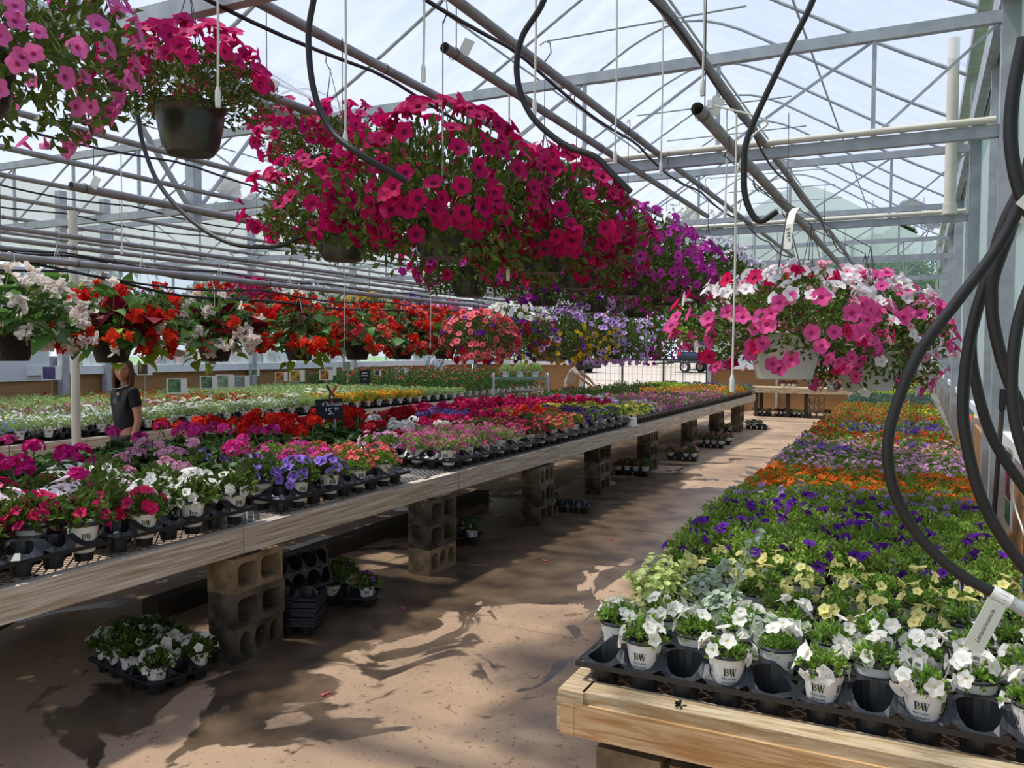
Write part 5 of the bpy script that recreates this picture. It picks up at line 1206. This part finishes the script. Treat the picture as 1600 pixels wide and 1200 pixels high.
obj('tube', G().tube(smooth([(0, 0, 0), (.004, 0, .15), (.05, .02, .28), (.1, .03, .34), (-.1, .02, .42)]), .0042, 6), string_m, t); obj('end_clip', G().box((-.1, .02, .42), (.02, .02, .03)), white_pl, t)

# ================================================================== SIGNS, CLAMPS, POSTERS, CART
clamp_o = mat('orange_plastic', 'e0561e', .45); card_g = mat('card_green', '7f9a72', .6, col2='3f5f3a', scale=14)
def clamp(loc, rz, lab, s=1., rx=0.):
    t = thing('spring_clamp', lab, 'clamp', loc, group='orange-tipped spring clamps', rot=(rx, 0, rz)); t.scale = (s,) * 3
    for q in (-1, 1):
        obj('jaw', G().bar((q * .012, 0, -.05), (q * .022, 0, 0), .014, .02).bar((q * .022, 0, 0), (q * -.0, 0, .025), .014, .02), black_pl, t)
        obj('handle', G().bar((0, 0, .02), (q * .045, 0, .10), .018, .022), clamp_o if q > 0 else black_pl, t)
        obj('tip', G().box((q * .006, 0, -.052), (.01, .02, .016)), clamp_o, t)
    obj('spring', G().lathe([(.008, -.011), (.012, -.006), (.012, .006), (.008, .011)], 10), galv, t, (0, 0, .015), (PI / 2, 0, 0))
t = thing('price_sign', 'small chalkboard price sign on a stake among the red geraniums', 'sign', (-4.9, 6.14, .75), .62)
obj('stake', G().box((.03, .012, .14), (.022, .008, .56)), galv, t)
obj('board', G().box((0, 0, .40), (.245, .008, .185)), mat('chalkboard', '1b1b22', .7, noise=.2, scale=12), t, None, (0, -.05, 0))
chalk = mat('chalk', 'e4e8ee', .9)
def wr_(txt, size, x, z, parent, m=chalk, y=-.006, sx=1., **k): return obj('writing', xf(text_geo(txt, size, **k), lambda V: np.stack([V[:, 0] * sx, np.zeros(len(V)), V[:, 1]], 1)), m, parent, (x, y, z), (0, -.05, 0))
wr_('4"Annuals', .058, 0, .445, t, sx=.80, shear=.2); wr_('5.', .085, -.005, .375, t); wr_('$', .04, -.05, .392, t); wr_('99', .042, .045, .398, t)
clamp((-4.89, 6.13, 1.27), .62, 'black and orange clamp biting the top of the chalkboard price sign', 1.0)
t = thing('price_sign', 'black chalkboard sign without legible writing over the marigolds', 'sign', (-9.5, 12.9, .76), .7, 'chalkboard signs')
obj('stake', G().box((0, .01, .2), (.02, .008, .4)), galv, t); obj('board', G().box((0, 0, .43), (.2, .008, .26)), MATS['chalkboard'], t)
for k, (w_, z) in enumerate(((.1, .5), (.12, .45), (.07, .38))): obj('chalk_mark', G().box((0, -.005, z), (w_, .001, .012)), chalk, t)
cm = [mat('card_' + n, a, .6, col2=b, scale=16) for n, a, b in (('purple', '5d4a86', '2f2a3a'), ('leaf', '6f9466', '30502c'), ('yellow', 'd8b53c', '5a4a20'), ('orange', 'd9832c', '4a3a1c'), ('pale', '9fb89a', '5d7a5a'), ('brown', '5a3a30', '2d2420'), ('grey', '8f9a92', '6d786f'))]
CN = ['purple flower', 'green leaf', 'yellow flower', 'orange flower', 'pale foliage', 'dark leaf', 'grey leaf']
for k, (x, y, z, ci, w_) in enumerate(((-9.5, 6.55, 1.40, 0, .22), (-9.6, 6.95, 1.46, 0, .15), (-9.5, 7.9, 1.42, 5, .2), (-9.0, 8.0, 1.20, 1, .26), (-9.2, 8.75, 1.22, 1, .24), (-9.3, 9.15, 1.22, 4, .26), (-9.4, 9.6, 1.20, 6, .24), (-9.6, 10.1, 1.33, 1, .14), (-9.5, 10.6, 1.25, 3, .2),
                                        (-9.6, 11.1, 1.25, 2, .26), (-9.7, 12.0, 1.24, 3, .24), (-10, 12.5, 1.3, 6, .22), (-10.2, 14.3, 1.22, 5, .14), (-10.2, 15.2, 1.2, 4, .3), (-8.4, 4.35, 1.25, 1, .26), (-2.6, 22.9, 1.35, 4, .4), (-1.95, 22.9, 1.30, 4, .3), (-8.9, 11.6, 1.42, 4, .2))):
    base = .76 if x < -7.9 or x > -3 else .75
    t = thing('plant_sign', '%s picture card on a stake, %s' % (CN[ci], 'over the end wall bench, ' + ('larger' if w_ > .35 else 'smaller') if x > -3 else '%s along the window bench' % od(k + 1)), 'sign', (x, y, base), .75 if x < -3 else .1, 'plant picture signs')
    h = z - base; obj('stake', G().tube([(0, .008, -.02), (0, .008, h)], .004, 6), galv, t); obj('card', G().box((0, 0, h), (w_, .004, w_ * .78)), label_w, t)
    obj('print', G().box((-w_ * .12, -.0028, h), (w_ * .62, .0012, w_ * .68)), cm[ci], t); obj('price_slip', G().box((w_ * .34, -.004, h - .02), (w_ * .24, .001, w_ * .5)), label_w, t)
# posters, twine and clamp on the side wall
for y, z, h, cc, lab, k in ((4.42, 1.08, .36, '8f1f2c', 'poster of red flowers with a white edge pinned to the side wall post', 0), (3.62, .93, .34, '9c1c24', 'poster with red blooms over blue and green at the bench end by the hoses', 1)):
    t = thing('poster', lab, 'poster', (.385, y, z))
    obj('sheet', G().box((0, 0, 0), (.003, .34, h)), label_w, t); obj('photo', G().box((-.0022, .04, .05), (.001, .24, h * .6)), mat('poster_red%d' % k, cc, .5, col2='3c1f3a', scale=12), t)
    obj('photo', G().box((-.0022, .04, -.115), (.001, .24, h * .28)), mat('poster_green%d' % k, '4f8a55' if k == 0 else '3f7fc0', .5, noise=.2), t)
    obj('price_slip', G().box((-.003, -.1, .02), (.001, .06, .07)), white_pl, t)
clamp((.36, 8.0, 1.02), 1.3, 'black and orange clamp on the side wall ledge behind the hoses', 1.5, .2)
t = thing('twine', 'loop of pale twine along the brown wall boards', 'twine', (.395, 4.5, .95)); obj('twine', G().tube(smooth([(0, .9, .3), (-.005, .6, .2), (0, .2, .26), (-.005, -.2, .1), (0, -.6, .02), (-.004, -.9, -.05)]), .004, 6), string_m, t); obj('knot', G().tube([(0, .2, .25), (-.01, .2, .27)], .009, 8), string_m, t)
t = thing('tool_handle', 'thin dark tool handle leaning against the side wall post', 'tool', (.33, 4.55, .75), rot=(-.12, .05, 0)); obj('handle', G().tube([(0, 0, 0), (0, 0, .75)], .011, 8), wood_dark, t); obj('grip', G().tube([(0, 0, .68), (0, 0, .78)], .016, 8), rubber, t)
t = thing('downpipe', 'cream plastic downpipe running from the gutter to the second truss chord', 'pipe', (XR - .17, 9.5, 3.1)); obj('pipe', G().tube([(0, 0, .02), (0, 0, 1.75)], .055, 16), pvc, t); obj('collar', G().tube([(0, 0, 0), (0, 0, .10)], .066, 16), pvc, t)
for y in (6.0, 9.66):
    o = obj('pvc_pipe', G().tube([(0, 0, 0), (-3.2, 0, 0)], .022, 10).tube([(-3.2, 0, 0), (-3.3, 0, 0)], .028, 10), pvc, None, (XR - .02, y - .05, ZL + .062), label='cream plastic pipe lying on the %s truss chord' % ('second' if y < 7 else 'third'), category='pipe')
t = thing('support_pole', 'white plastic pole standing beside the girl in the aisle', 'pole', (-7.5, 5.42, 0)); obj('pole', G().tube([(0, 0, 0), (0, 0, 3.05)], .042, 16), pvc, t); obj('foot', G().tube([(0, 0, 0), (0, 0, .05)], .06, 16), pvc, t)
t = thing('plant_cart', 'grey metal rolling cart in the aisle beyond the long bench', 'cart', (-7.35, 15.3, 0), .5)
for x in (-.55, .55): obj('end_frame', G().tube(smooth([(x, -.25, .15), (x, -.25, 1.1), (x, -.2, 1.22), (x, .2, 1.22), (x, .25, 1.1), (x, .25, .15)], 5), .017, 8), galv, t)
for z in (.3, .75, 1.12): obj('shelf', G().box((0, 0, z), (1.08, .48, .025)).box((0, -.24, z + .02), (1.08, .015, .05)), mat('green_shelf', '6f8f84', .5, noise=.2), t)
for x in (-.5, .5):
    for y in (-.2, .2): obj('wheel', G().lathe([(.02, -.015), (.07, -.015), (.075, 0), (.07, .015), (.02, .015)], 12), rubber, t, (x, y, .078), (PI / 2, 0, .3))
for k, x in enumerate((-.3, 0, .3)): pot_plant('potted_annual', 'b2_green', (-7.35 + x * .88, 15.3 + x * .48, 1.14), 'leafy green pot on the top shelf of the cart, %s' % od(k + 1), 'pots on the rolling cart', 'bushy', 4, .09, .12, single=False, scale=1.5)
for k, (x, y) in enumerate(((-6.4, 23.3), (-5.95, 22.9))):
    t = thing('topiary', 'yellow-green ball topiary on a thin stem by the gate, %s' % ('taller' if k == 0 else 'lower and wider'), 'plant', (x, y, 0), 0, 'ball topiaries by the gate')
    z = 2.26 - k * .12; obj('stem', G().tube([(0, 0, .2), (.01, 0, z)], .012, 6), stem_br, t); obj('foliage', mound(420, .22 + .03 * k, .2, .07, .04, z, rmin=.5, zmin=-1), g_lime, t); obj('pot', pot_geo(.16, .12, .28, 16), [pot_tan, pot_tan], t)

# ================================================================== PEOPLE
def skin_mesh(name, joints, edges, mats, sub=2):
    names = list(joints); idx = {n: i for i, n in enumerate(names)}
    me = bpy.data.meshes.new(name); me.from_pydata([joints[n][0] for n in names], [(idx[a], idx[b]) for a, b in edges], []); o = bpy.data.objects.new(name, me); COL.objects.link(o)
    o.modifiers.new('s', 'SKIN'); 
    for n in names:
        sv = me.skin_vertices[0].data[idx[n]]; r = joints[n][1]; sv.radius = r if isinstance(r, tuple) else (r, r)
    me.skin_vertices[0].data[0].use_root = True
    m = o.modifiers.new('b', 'SUBSURF'); m.levels = m.render_levels = sub
    dg = bpy.context.evaluated_depsgraph_get(); r = bpy.data.meshes.new_from_object(o.evaluated_get(dg))
    bpy.data.objects.remove(o)
    for p in r.polygons: p.use_smooth = True
    r.materials.clear()
    for x in mats: r.materials.append(x)
    return r
def sphere(n=24, m=16):
    V = [(math.sin(PI * j / m) * math.cos(2 * PI * i / n), math.sin(PI * j / m) * math.sin(2 * PI * i / n), math.cos(PI * j / m)) for j in range(m + 1) for i in range(n)]
    return np.array(V), [(j * n + i, (j + 1) * n + i, (j + 1) * n + (i + 1) % n, j * n + (i + 1) % n) for j in range(m) for i in range(n)]
def head_parts(rz, c, skin, hairc, long=True, pitch=0.):
    V, Fc = sphere(36, 28); V = V * np.array((.079, .098, .117)); x, y, z = V.T.copy(); ga = lambda a, b, w: np.exp(-(((x - a) / w) ** 2 + ((z - b) / w) ** 2)); fr = y < 0
    low = np.clip(-z / .112, 0, 1); V[:, 0] *= 1 - .34 * low ** 1.6; V[:, 1] += np.where(fr, -.006, -.035) * low ** 1.2
    V[:, 1] -= np.where(fr, .022 * np.exp(-((x / .011) ** 2 + ((z + .022) / .017) ** 2)) + .010 * np.exp(-((x / .009) ** 2 + ((z - .004) / .026) ** 2)) - .009 * (ga(.03, .006, .016) + ga(-.03, .006, .016)) + .006 * ga(0, -.058, .016) + .008 * ga(0, -.094, .018) + .005 * np.exp(-((x / .045) ** 2 + ((z - .028) / .010) ** 2)), 0)
    T = rotz(rz) @ np.array([(1, 0, 0), (0, math.cos(pitch), -math.sin(pitch)), (0, math.sin(pitch), math.cos(pitch))]); put = lambda U: U @ T.T + np.array(c)
    P = {'head': (G().add(put(V), Fc, 0, True), [skin])}
    hd = P['head'][0]
    for s in (-1, 1):
        e, f = sphere(10, 8); hd.add(put(e * np.array((.011, .022, .030)) + np.array((s * .074, .012, -.006))), f, 0, True)
    ey = G()
    for s in (-1, 1):
        e, f = sphere(10, 8); ey.add(put(e * np.array((.0100, .008, .0036)) + np.array((s * .03, -.0805, .006))), f, 0, True); ey.add(put(e * np.array((.0048, .004, .0042)) + np.array((s * .03, -.0862, .006))), f, 1, True)
    P['eyes'] = (ey, [mat('eye_white', 'e2dcd4', .3), mat('iris', '35281f', .3)])
    br = G()
    for s in (-1, 1): br.add(put(np.array([(s * .014, -.094, .022), (s * .03, -.092, .027), (s * .046, -.083, .022), (s * .046, -.082, .017), (s * .03, -.0925, .021), (s * .014, -.0945, .017)])), [(0, 1, 4, 5), (1, 2, 3, 4)])
    P['eyebrows'] = (br, [hairc])
    li = G(); e, f = sphere(12, 6); li.add(put(e * np.array((.021, .006, .004)) + np.array((0, -.0905, -.056))), f, 0, True); li.add(put(e * np.array((.018, .006, .0045)) + np.array((0, -.090, -.063))), f, 0, True)
    P['lips'] = (li, [mat('lips', 'b56a62', .5)])
    e, f = sphere(32, 24); H = e * np.array((.087, .104, .122)); keep = [q for q in f if all((H[k][1] > -.035 and H[k][2] > -.10) or H[k][2] > .068 for k in q)]
    hg = G().add(put(H + np.array((0, .008, .006))), keep, 0, True)
    if long:
        for a in np.linspace(-.55, PI + .55, 23):
            cx, cy = .084 * math.cos(a), .092 * math.sin(a) + .010; f_ = 1 if a < 0 or a > PI else 0
            hg.tube(put(np.array([(cx * .35, cy * .5 - .03 * f_, .118), (cx * .85, cy * .9 - .012 * f_, .075), (cx * 1.02, cy, .0), (cx * 1.06, cy * 1.02, -.08), (cx * 1.0, cy * 1.05, -.15), (cx * .9, cy * .98, -.19)])), [.008, .018, .019, .019, .016, .005], 7)
    P['hair'] = (hg, [hairc]); return P
def hand_edges(J, Ed, pre, w, d, side, r=.008):
    w = np.array(w); d = np.array(d, float); d /= np.linalg.norm(d); s = np.array(side, float); s /= np.linalg.norm(s); n = np.cross(d, s)
    J[pre + 'palm'] = (tuple(w + d * .05), (.032, .016)); Ed.append((pre + 'wrist', pre + 'palm'))
    for i, (o_f, l) in enumerate(((-.028, .062), (-.01, .072), (.009, .068), (.027, .054))):
        a = w + d * .085 + s * o_f; J['%sk%d' % (pre, i)] = (tuple(a), r); J['%sf%d' % (pre, i)] = (tuple(a + d * l * .5 + n * .006), r * .9); J['%st%d' % (pre, i)] = (tuple(a + d * l * .9 + n * .024), r * .75)
        Ed += [(pre + 'palm', '%sk%d' % (pre, i)), ('%sk%d' % (pre, i), '%sf%d' % (pre, i)), ('%sf%d' % (pre, i), '%st%d' % (pre, i))]
    a = w + d * .03 - s * .035; J[pre + 'h0'] = (tuple(a), r * 1.2); J[pre + 'h1'] = (tuple(a + d * .035 - s * .022 + n * .008), r); J[pre + 'h2'] = (tuple(a + d * .062 - s * .02 + n * .018), r * .8)
    Ed += [(pre + 'palm', pre + 'h0'), (pre + 'h0', pre + 'h1'), (pre + 'h1', pre + 'h2')]
def person(label, loc, rz, skinc, hairc, shirt_c, pants_c, lean=0., head_turn=0., arms=None, long=True, k=1., extra=None):
    t = thing('person', label, 'person', loc, rz); t.scale = (k,) * 3
    sk = mat('skin_' + skinc, skinc, .55, noise=.06, scale=8); hc = mat('hair_' + hairc, hairc, .5, noise=.35, scale=30, stretch=(6, 6, 1)); sh = mat('shirt_' + shirt_c, shirt_c, .85, noise=.18, scale=9, bump=.35); pa = mat('trousers_' + pants_c, pants_c, .9, noise=.2, scale=12)
    cl, sl = math.cos(lean), math.sin(lean); pv = np.array((0, 0, .90))
    def L(x, y, z):      # lean the upper body about the hips, forward is -y
        dy, dz = y, z - .90; return (x, dy * cl - dz * sl, .90 + dy * sl + dz * cl)
    arms = arms or {}
    J = {'pelvis': ((0, 0, .90), (.125, .095)), 'spine': (L(0, .012, 1.06), (.105, .08)), 'chest': (L(0, 0, 1.24), (.13, .09)), 'neckb': (L(0, .012, 1.37), (.06, .055)), 'neck': (L(0, .0, 1.44), .048), 'skull': (L(0, .0, 1.50), .045)}
    J['chest'] = (J['chest'][0], (.12, .078)); J['neckb'] = (J['neckb'][0], (.05, .045))
    Ed = [('pelvis', 'spine'), ('spine', 'chest'), ('chest', 'neckb'), ('neckb', 'neck'), ('neck', 'skull')]
    SHJ = {'chest': J['chest'], 'spine': J['spine'], 'pelvis': ((0, 0, .88), (.135, .105)), 'neckb': (L(0, .008, 1.372), (.074, .066))}
    SHJ['chest'] = (J['chest'][0], (.155, .108)); SHJ['spine'] = (J['spine'][0], (.142, .11)); SE = [('pelvis', 'spine'), ('spine', 'chest'), ('chest', 'neckb')]; SHJ = {q: SHJ[q] for q in ('pelvis', 'spine', 'chest', 'neckb')}
    PJ = {'pelvis': ((0, 0, .92), (.132, .10))}; PE = []
    for s, q in ((1, 'l'), (-1, 'r')):
        el, wr, hd = arms.get(q, ((s * .215, .035, 1.06), (s * .215, -.03, .83), (0, -.1, -1)))
        if q not in arms: el, wr = L(*el), L(*wr)
        sho = L(s * .16, .012, 1.325)
        J[q + 'sho'] = (sho, .056); J[q + 'el'] = (el, .038); J[q + 'wrist'] = (wr, (.028, .022)); Ed += [('chest', q + 'sho'), (q + 'sho', q + 'el'), (q + 'el', q + 'wrist')]
        hand_edges(J, Ed, q, wr, hd, (0, -s, 0) if q not in arms else (s, 0, .2))
        up = tuple(np.array(sho) * .36 + np.array(el) * .64); SHJ[q + 'sho'] = (sho, .066); SHJ[q + 'slv'] = (up, .062); SE += [('chest', q + 'sho'), (q + 'sho', q + 'slv')]
        J[q + 'hip'] = ((s * .09, 0, .84), .08); J[q + 'knee'] = ((s * .095, -.012, .48), .052); J[q + 'calf'] = ((s * .095, .012, .34), .05); J[q + 'ank'] = ((s * .095, .03, .085), .033); J[q + 'toe'] = ((s * .105, -.10, .035), (.04, .025))
        Ed += [('pelvis', q + 'hip'), (q + 'hip', q + 'knee'), (q + 'knee', q + 'calf'), (q + 'calf', q + 'ank'), (q + 'ank', q + 'toe')]
        PJ[q + 'hip'] = ((s * .09, 0, .84), .098); PJ[q + 'knee'] = ((s * .095, -.012, .48), .07); PJ[q + 'ank'] = ((s * .095, .025, .10), .055); PE += [('pelvis', q + 'hip'), (q + 'hip', q + 'knee'), (q + 'knee', q + 'ank')]
    body = skin_mesh('body', J, Ed, [sk]); hp = head_parts(head_turn, L(0, -.012, 1.535), sk, hc, long, pitch=-lean * .4)
    # head and body become one continuous figure
    bg = G(); Vb = np.array([v.co[:] for v in body.vertices]); by = {}
    for p in body.polygons: by.setdefault(len(p.vertices), []).append(tuple(p.vertices))
    for f in by.values(): bg.add(Vb, f, 0, True)
    bg.c += hp.pop('head')[0].c; obj('body', bg, [sk], t)
    for n, (g, m) in hp.items(): obj(n, g, m, t)
    obj('shirt', skin_mesh('shirt', SHJ, SE, [sh]), None, t); obj('trousers', skin_mesh('trousers', PJ, PE, [pa]), None, t)
    for s in (-1, 1): obj('shoe', skin_mesh('shoe', {'a': ((s * .095, .05, .05), (.045, .045)), 'b': ((s * .10, -.05, .045), (.045, .04)), 'c': ((s * .105, -.14, .035), (.036, .028))}, [('a', 'b'), ('b', 'c')], [mat('shoe', '2a2a2c', .6)]), None, t)
    if extra: extra(t, L)
    return t
def necklace(t, L):
    g = G(); a = np.linspace(0, 2 * PI, 25); P = [L(.080 * math.sin(q), -.014 - .082 * math.cos(q), 1.385 - .03 * math.cos(q)) for q in a]; obj('necklace', G().tube(P, .0045, 6, cap=False), mat('shell_necklace', 'e3d9c6', .4), t)
    obj('shirt_badge', G().lathe([(.02, 0), (.026, 0)], 18).box((0, 0, 0), (.022, .006, .001)), mat('badge_print', '77777a', .7), t, L(.05, -.119, 1.24), (PI / 2, 0, .2))
person('young woman with long brown hair in a black T-shirt and pale necklace looking over', (-6.9, 5.5, 0), -.22, 'c08c70', '5f3c25', '1a1a1e', '1d1f26', head_turn=.95, k=.97, extra=necklace)
person('person in a beige T-shirt bending over the flowers, head behind a basket', (-7.12, 17.2, 0), PI / 2 + .2, 'a97a5e', '4a3526', 'b3a08f', '3a3f4a', lean=.5,
       arms={'l': ((.24, -.45, 1.10), (.20, -.62, .92), (-.1, -.6, -.5)), 'r': ((-.24, -.42, 1.06), (-.2, -.60, .93), (.1, -.6, -.5))})
def strap(t, L): obj('strap', G().tube([L(.13, -.09, 1.36), L(.05, -.14, 1.22), L(-.08, -.135, 1.05), L(-.15, -.06, .93), L(-.15, .05, .93), L(.0, .13, 1.15), L(.13, .07, 1.38)], .014, 6), black_pl, t)
person('person in a white shirt with a black shoulder strap by the windows', (-12.55, 20.6, 0), .9, 'a8775a', '3b2c22', 'd9dade', '3a4a66', head_turn=-.4, long=False, k=1.07, extra=strap)

# ================================================================== OUTSIDE
def car(lab, col, loc, rz, suv=True):
    t = thing('car', lab, 'car', loc, rz, 'parked cars'); pm = mat('paint_' + col, col, .25, .2, spec=.7); gm = mat('car_glass', '1d242b', .1, spec=.8)
    L_, W_ = 4.5, 1.8; h1 = .95; h2 = 1.7 if suv else 1.45
    prof = [(-2.25, .35), (-2.25, .75), (-2.1, .95), (-1.0, 1.02), (1.9, 1.02), (2.2, .98), (2.25, .6), (2.2, .35)]
    g = G()
    def ext(P, w0, w1=None, m=0):
        n = len(P); w1 = w1 or w0; V = [(x, -w0 / 2, z) for x, z in P] + [(x, w1 / 2, z) for x, z in P]
        g.add(V, [(i, (i + 1) % n, n + (i + 1) % n, n + i) for i in range(n)], m); g.add(V, [tuple(range(n))], m); g.add(V, [tuple(range(n, 2 * n))[::-1]], m)
    ext(prof, W_); obj('body', g, pm, t); g = G()
    P = [(-1.0, 1.0), (-.35, h2 - .03), (0, h2), (1.6 if suv else 1.1, h2), (2.0, 1.0)]; V = [(x, -W_ / 2 * (.97 if z < 1.1 else .8), z) for x, z in P] + [(x, W_ / 2 * (.97 if z < 1.1 else .8), z) for x, z in P]; n = 5
    g.add(V, [(i, (i + 1) % n, n + (i + 1) % n, n + i) for i in range(n)]); g.add(V, [tuple(range(n))]); g.add(V, [tuple(range(n, 2 * n))[::-1]]); obj('roof', g, pm, t)
    for s in (-1, 1):
        for a, b in ((-.75, .25), (.32, 1.15), (1.22, 1.75)):
            y0, y1 = s * (W_ / 2 * .97 + .004), s * (W_ / 2 * .82 + .006)
            obj('window', G().add([(a + .05, y0, 1.08), (b, y0, 1.08), (b - .08, y1, h2 - .1), (a + .28 if a < -.5 else a + .08, y1, h2 - .1)], [(0, 1, 2, 3)]).add([(a + .05, y0 + s * .004, 1.08), (b, y0 + s * .004, 1.08), (b - .08, y1 + s * .004, h2 - .1), (a + .28 if a < -.5 else a + .08, y1 + s * .004, h2 - .1)], [(3, 2, 1, 0)]), gm, t)
        for x in (-1.4, 1.4): obj('wheel', G().lathe([(.0, -.1), (.2, -.12), (.33, -.1), (.34, 0), (.33, .1), (.2, .12), (0, .1)], 16), rubber, t, (x, s * .82, .34), (PI / 2, 0, 0))
        obj('tail_light', G().box((2.24, s * .72, .88), (.06, .24, .2)), mat('red_lamp', 'd2261e', .3), t); obj('head_light', G().box((-2.2, s * .65, .76), (.1, .3, .14)), mat('lamp_glass', 'e8ecef', .2), t)
    obj('rear_window', G().box((1.84, 0, 1.36), (.02, 1.35, .45), 0, rot=[(math.cos(-.5), 0, math.sin(-.5)), (0, 1, 0), (-math.sin(-.5), 0, math.cos(-.5))]), gm, t); obj('bumper', G().box((2.27, 0, .48), (.1, 1.7, .2)), black_pl, t); obj('bumper', G().box((-2.27, 0, .48), (.1, 1.7, .2)), black_pl, t) 
    return t
car('red car parked outside the long side wall windows', 'b8262c', (-28, 25.2, -.04), .3); car('dark grey car parked left of the red one outside the windows', '4a4f55', (-29, 20.4, -.04), .2, False); car('silver grey car parked beyond the red one', '7d848a', (-28.5, 29.5, -.04), .35)
car('blue grey car further along outside the windows', '4f6480', (-28, 34, -.04), .3, False); car('white car parked furthest along outside the windows', 'd5d8da', (-27, 41, -.04), .4)
car('dark blue car seen from behind beyond the wire fence', '27344f', (-12.6, 54, .72), -1.75); car('dark car next to the blue one beyond the wire fence', '23262b', (-10.2, 56, .75), -1.75)
car('black car half hidden by flowers beyond the wire fence', '1a1c20', (-19.8, 47, .3), 3.0, False)
obj('road', G().bar((-18, 28, -.04), (-18, 75, 1.0), 26, .05), asphalt, kind='structure', label='rising pale roadway beyond the fence')
t = thing('trailer', 'small open utility trailer parked beyond the wire fence', 'trailer', (-12.2, 49, .45), -.35)
obj('bed', G().box((0, 0, .62), (2.6, 1.4, .1)), black_pl, t); obj('rail', G().bar((-1.3, -.7, .95), (1.3, -.7, .95), .05).bar((-1.3, .7, .95), (1.3, .7, .95), .05).bar((1.3, -.7, .95), (1.3, .7, .95), .05), black_pl, t)
for x in (-1.3, 0, 1.3):
    for s in (-1, 1): obj('stanchion', G().box((x, s * .7, .8), (.05, .05, .3)), black_pl, t)
for s in (-1, 1):
    w_ = obj('wheel', G().lathe([(.2, -.1), (.31, -.11), (.34, -.06), (.34, .06), (.31, .11), (.2, .1)], 20), rubber, t, (.1, s * .82, .34), (PI / 2, 0, 0)); obj('rim', G().lathe([(0, -.03), (.12, -.06), (.2, -.08), (.21, -.1)], 16).lathe([(0, .03), (.12, .06), (.2, .08), (.21, .1)], 16), white_pl, w_)
obj('drawbar', G().bar((-1.3, 0, .55), (-2.6, 0, .5), .08), black_pl, t)
# wire fence across the gateway of the end wall
t = thing('wire_fence', 'black wire fence across the open gateway in the end wall', 'fence', (-9.45, YE + .1, 0))
for x in (0, 1.25, 2.55, 3.85): obj('fence_post', G().box((x, 0, .74), (.05, .05, 1.48)), black_pl, t)
for z in (.12, 1.45): obj('fence_rail', G().box((1.95, 0, z), (3.9, .03, .03)), black_pl, t)
vw = G().box((0, 0, .78), (.006, .006, 1.3)).mesh('fence_wire', black_pl); hw = G().box((1.95, 0, 0), (3.9, .006, .006)).mesh('fence_wire', black_pl)
for k in range(26): obj('fence_wire', vw, None, t, (.12 + k * .147, 0, 0))
for k in range(5): obj('fence_wire', hw, None, t, (0, .004, .35 + k * .22))
t = thing('wire_fence', 'low wire fence beyond the end wall at the lawn edge', 'fence', (-6, 38, 0))
for k in range(9): obj('fence_post', G().box((k * 1.5, 0, .55), (.06, .06, 1.1)), black_pl, t)
for z in (.3, .7, 1.05): obj('fence_rail', G().box((6, 0, z), (12, .02, .02)), black_pl, t)
# trees
def tree_meshes(n, R_, H_, L, m, conifer=False):
    g = G(); ctr = []
    for k in range(9):
        a = rng.uniform(0, 6.28); r = rng.uniform(.2, .75) * R_; ctr.append((r * math.cos(a), r * math.sin(a), rng.uniform(.32, .92) * H_))
    q = n // 9
    for c in ctr:
        rr = R_ * (rng.uniform(.38, .6) if not conifer else .5 * (1.15 - c[2] / H_)); P, out = dome(q, rr, rr * .8, 0, .3, -1)
        V, Fc = leafset(P + np.array(c), out + rng.normal(size=(q, 3)) * .8, rng.normal(size=(q, 3)) + np.array((0, 0, .7)), L * rng.uniform(.6, 1.3, q), L * .62 * rng.uniform(.7, 1.2, q)); g.add(V, Fc)
    tr = G().tube([(0, 0, 0), (.05, 0, H_ * .3), (0, .1, H_ * .6), (.05, 0, H_ * .9)], [.28, .22, .14, .04], 8)
    for c in ctr: tr.tube([(0, 0, c[2] * .55), (c[0] * .6, c[1] * .6, c[2] * .82), c], [.1, .06, .02], 5)
    return tr.mesh('trunk', stem_br), g.mesh('crown', m)
TM = [tree_meshes(4500, 3.6, 9, .42, g_tree), tree_meshes(4500, 3.2, 11, .40, g_tree2, True), tree_meshes(3500, 3.9, 8, .42, leafmat('light_tree_leaf', '7fa046', .4)), tree_meshes(700, 3.4, 11, .42, leafmat('sparse_leaf', '6f8040', .4))]
TREES = [(-12.5, 62, 1, 1.01), (-9, 60, 0, 1.05), (-6.2, 58, 1, 1.01), (-3.4, 57, 0, 0.97), (-.8, 59, 1, 1.05), (1.6, 56, 2, .75), (4.2, 58, 0, 1.01), (7.5, 55, 2, 1.0), (-16.5, 70, 0, 1.18), (-21, 72, 1, 1.26), (-26, 70, 0, 1.09), (-33, 66, 2, 1.09), (-3.6, 46, 2, .45), (2.4, 47, 2, .5), (-1.2, 52, 0, .8),
         (-35, 41, 3, 1.55), (-40, 52, 0, 1.2), (-46, 46, 1, 1.3), (-52, 38, 0, 1.3), (-55, 28, 1, 1.2), (-52, 18, 0, 1.1), (9, 48, 0, 1.1), (-11.5, 52, 3, .95)]
kn = {0: 'broad green tree', 1: 'dark pine tree', 2: 'light green round tree', 3: 'sparse airy tree'}
for i, (x, y, k, s) in enumerate(TREES):
    w = 'beyond the side windows' if x < -30 else 'beyond the end wall'
    t = thing('tree', '%s %s, %s of the trees' % (kn[k], w, od(i + 1)), 'tree', (x, y, .022 * (y - 28) - .06 if -31 < x < -5 and y > 30 else -.1), RND.uniform(0, 6.28), 'trees beyond the glasshouse'); t.scale = (s,) * 3
    obj('trunk', TM[k][0], None, t); obj('crown', TM[k][1], None, t)
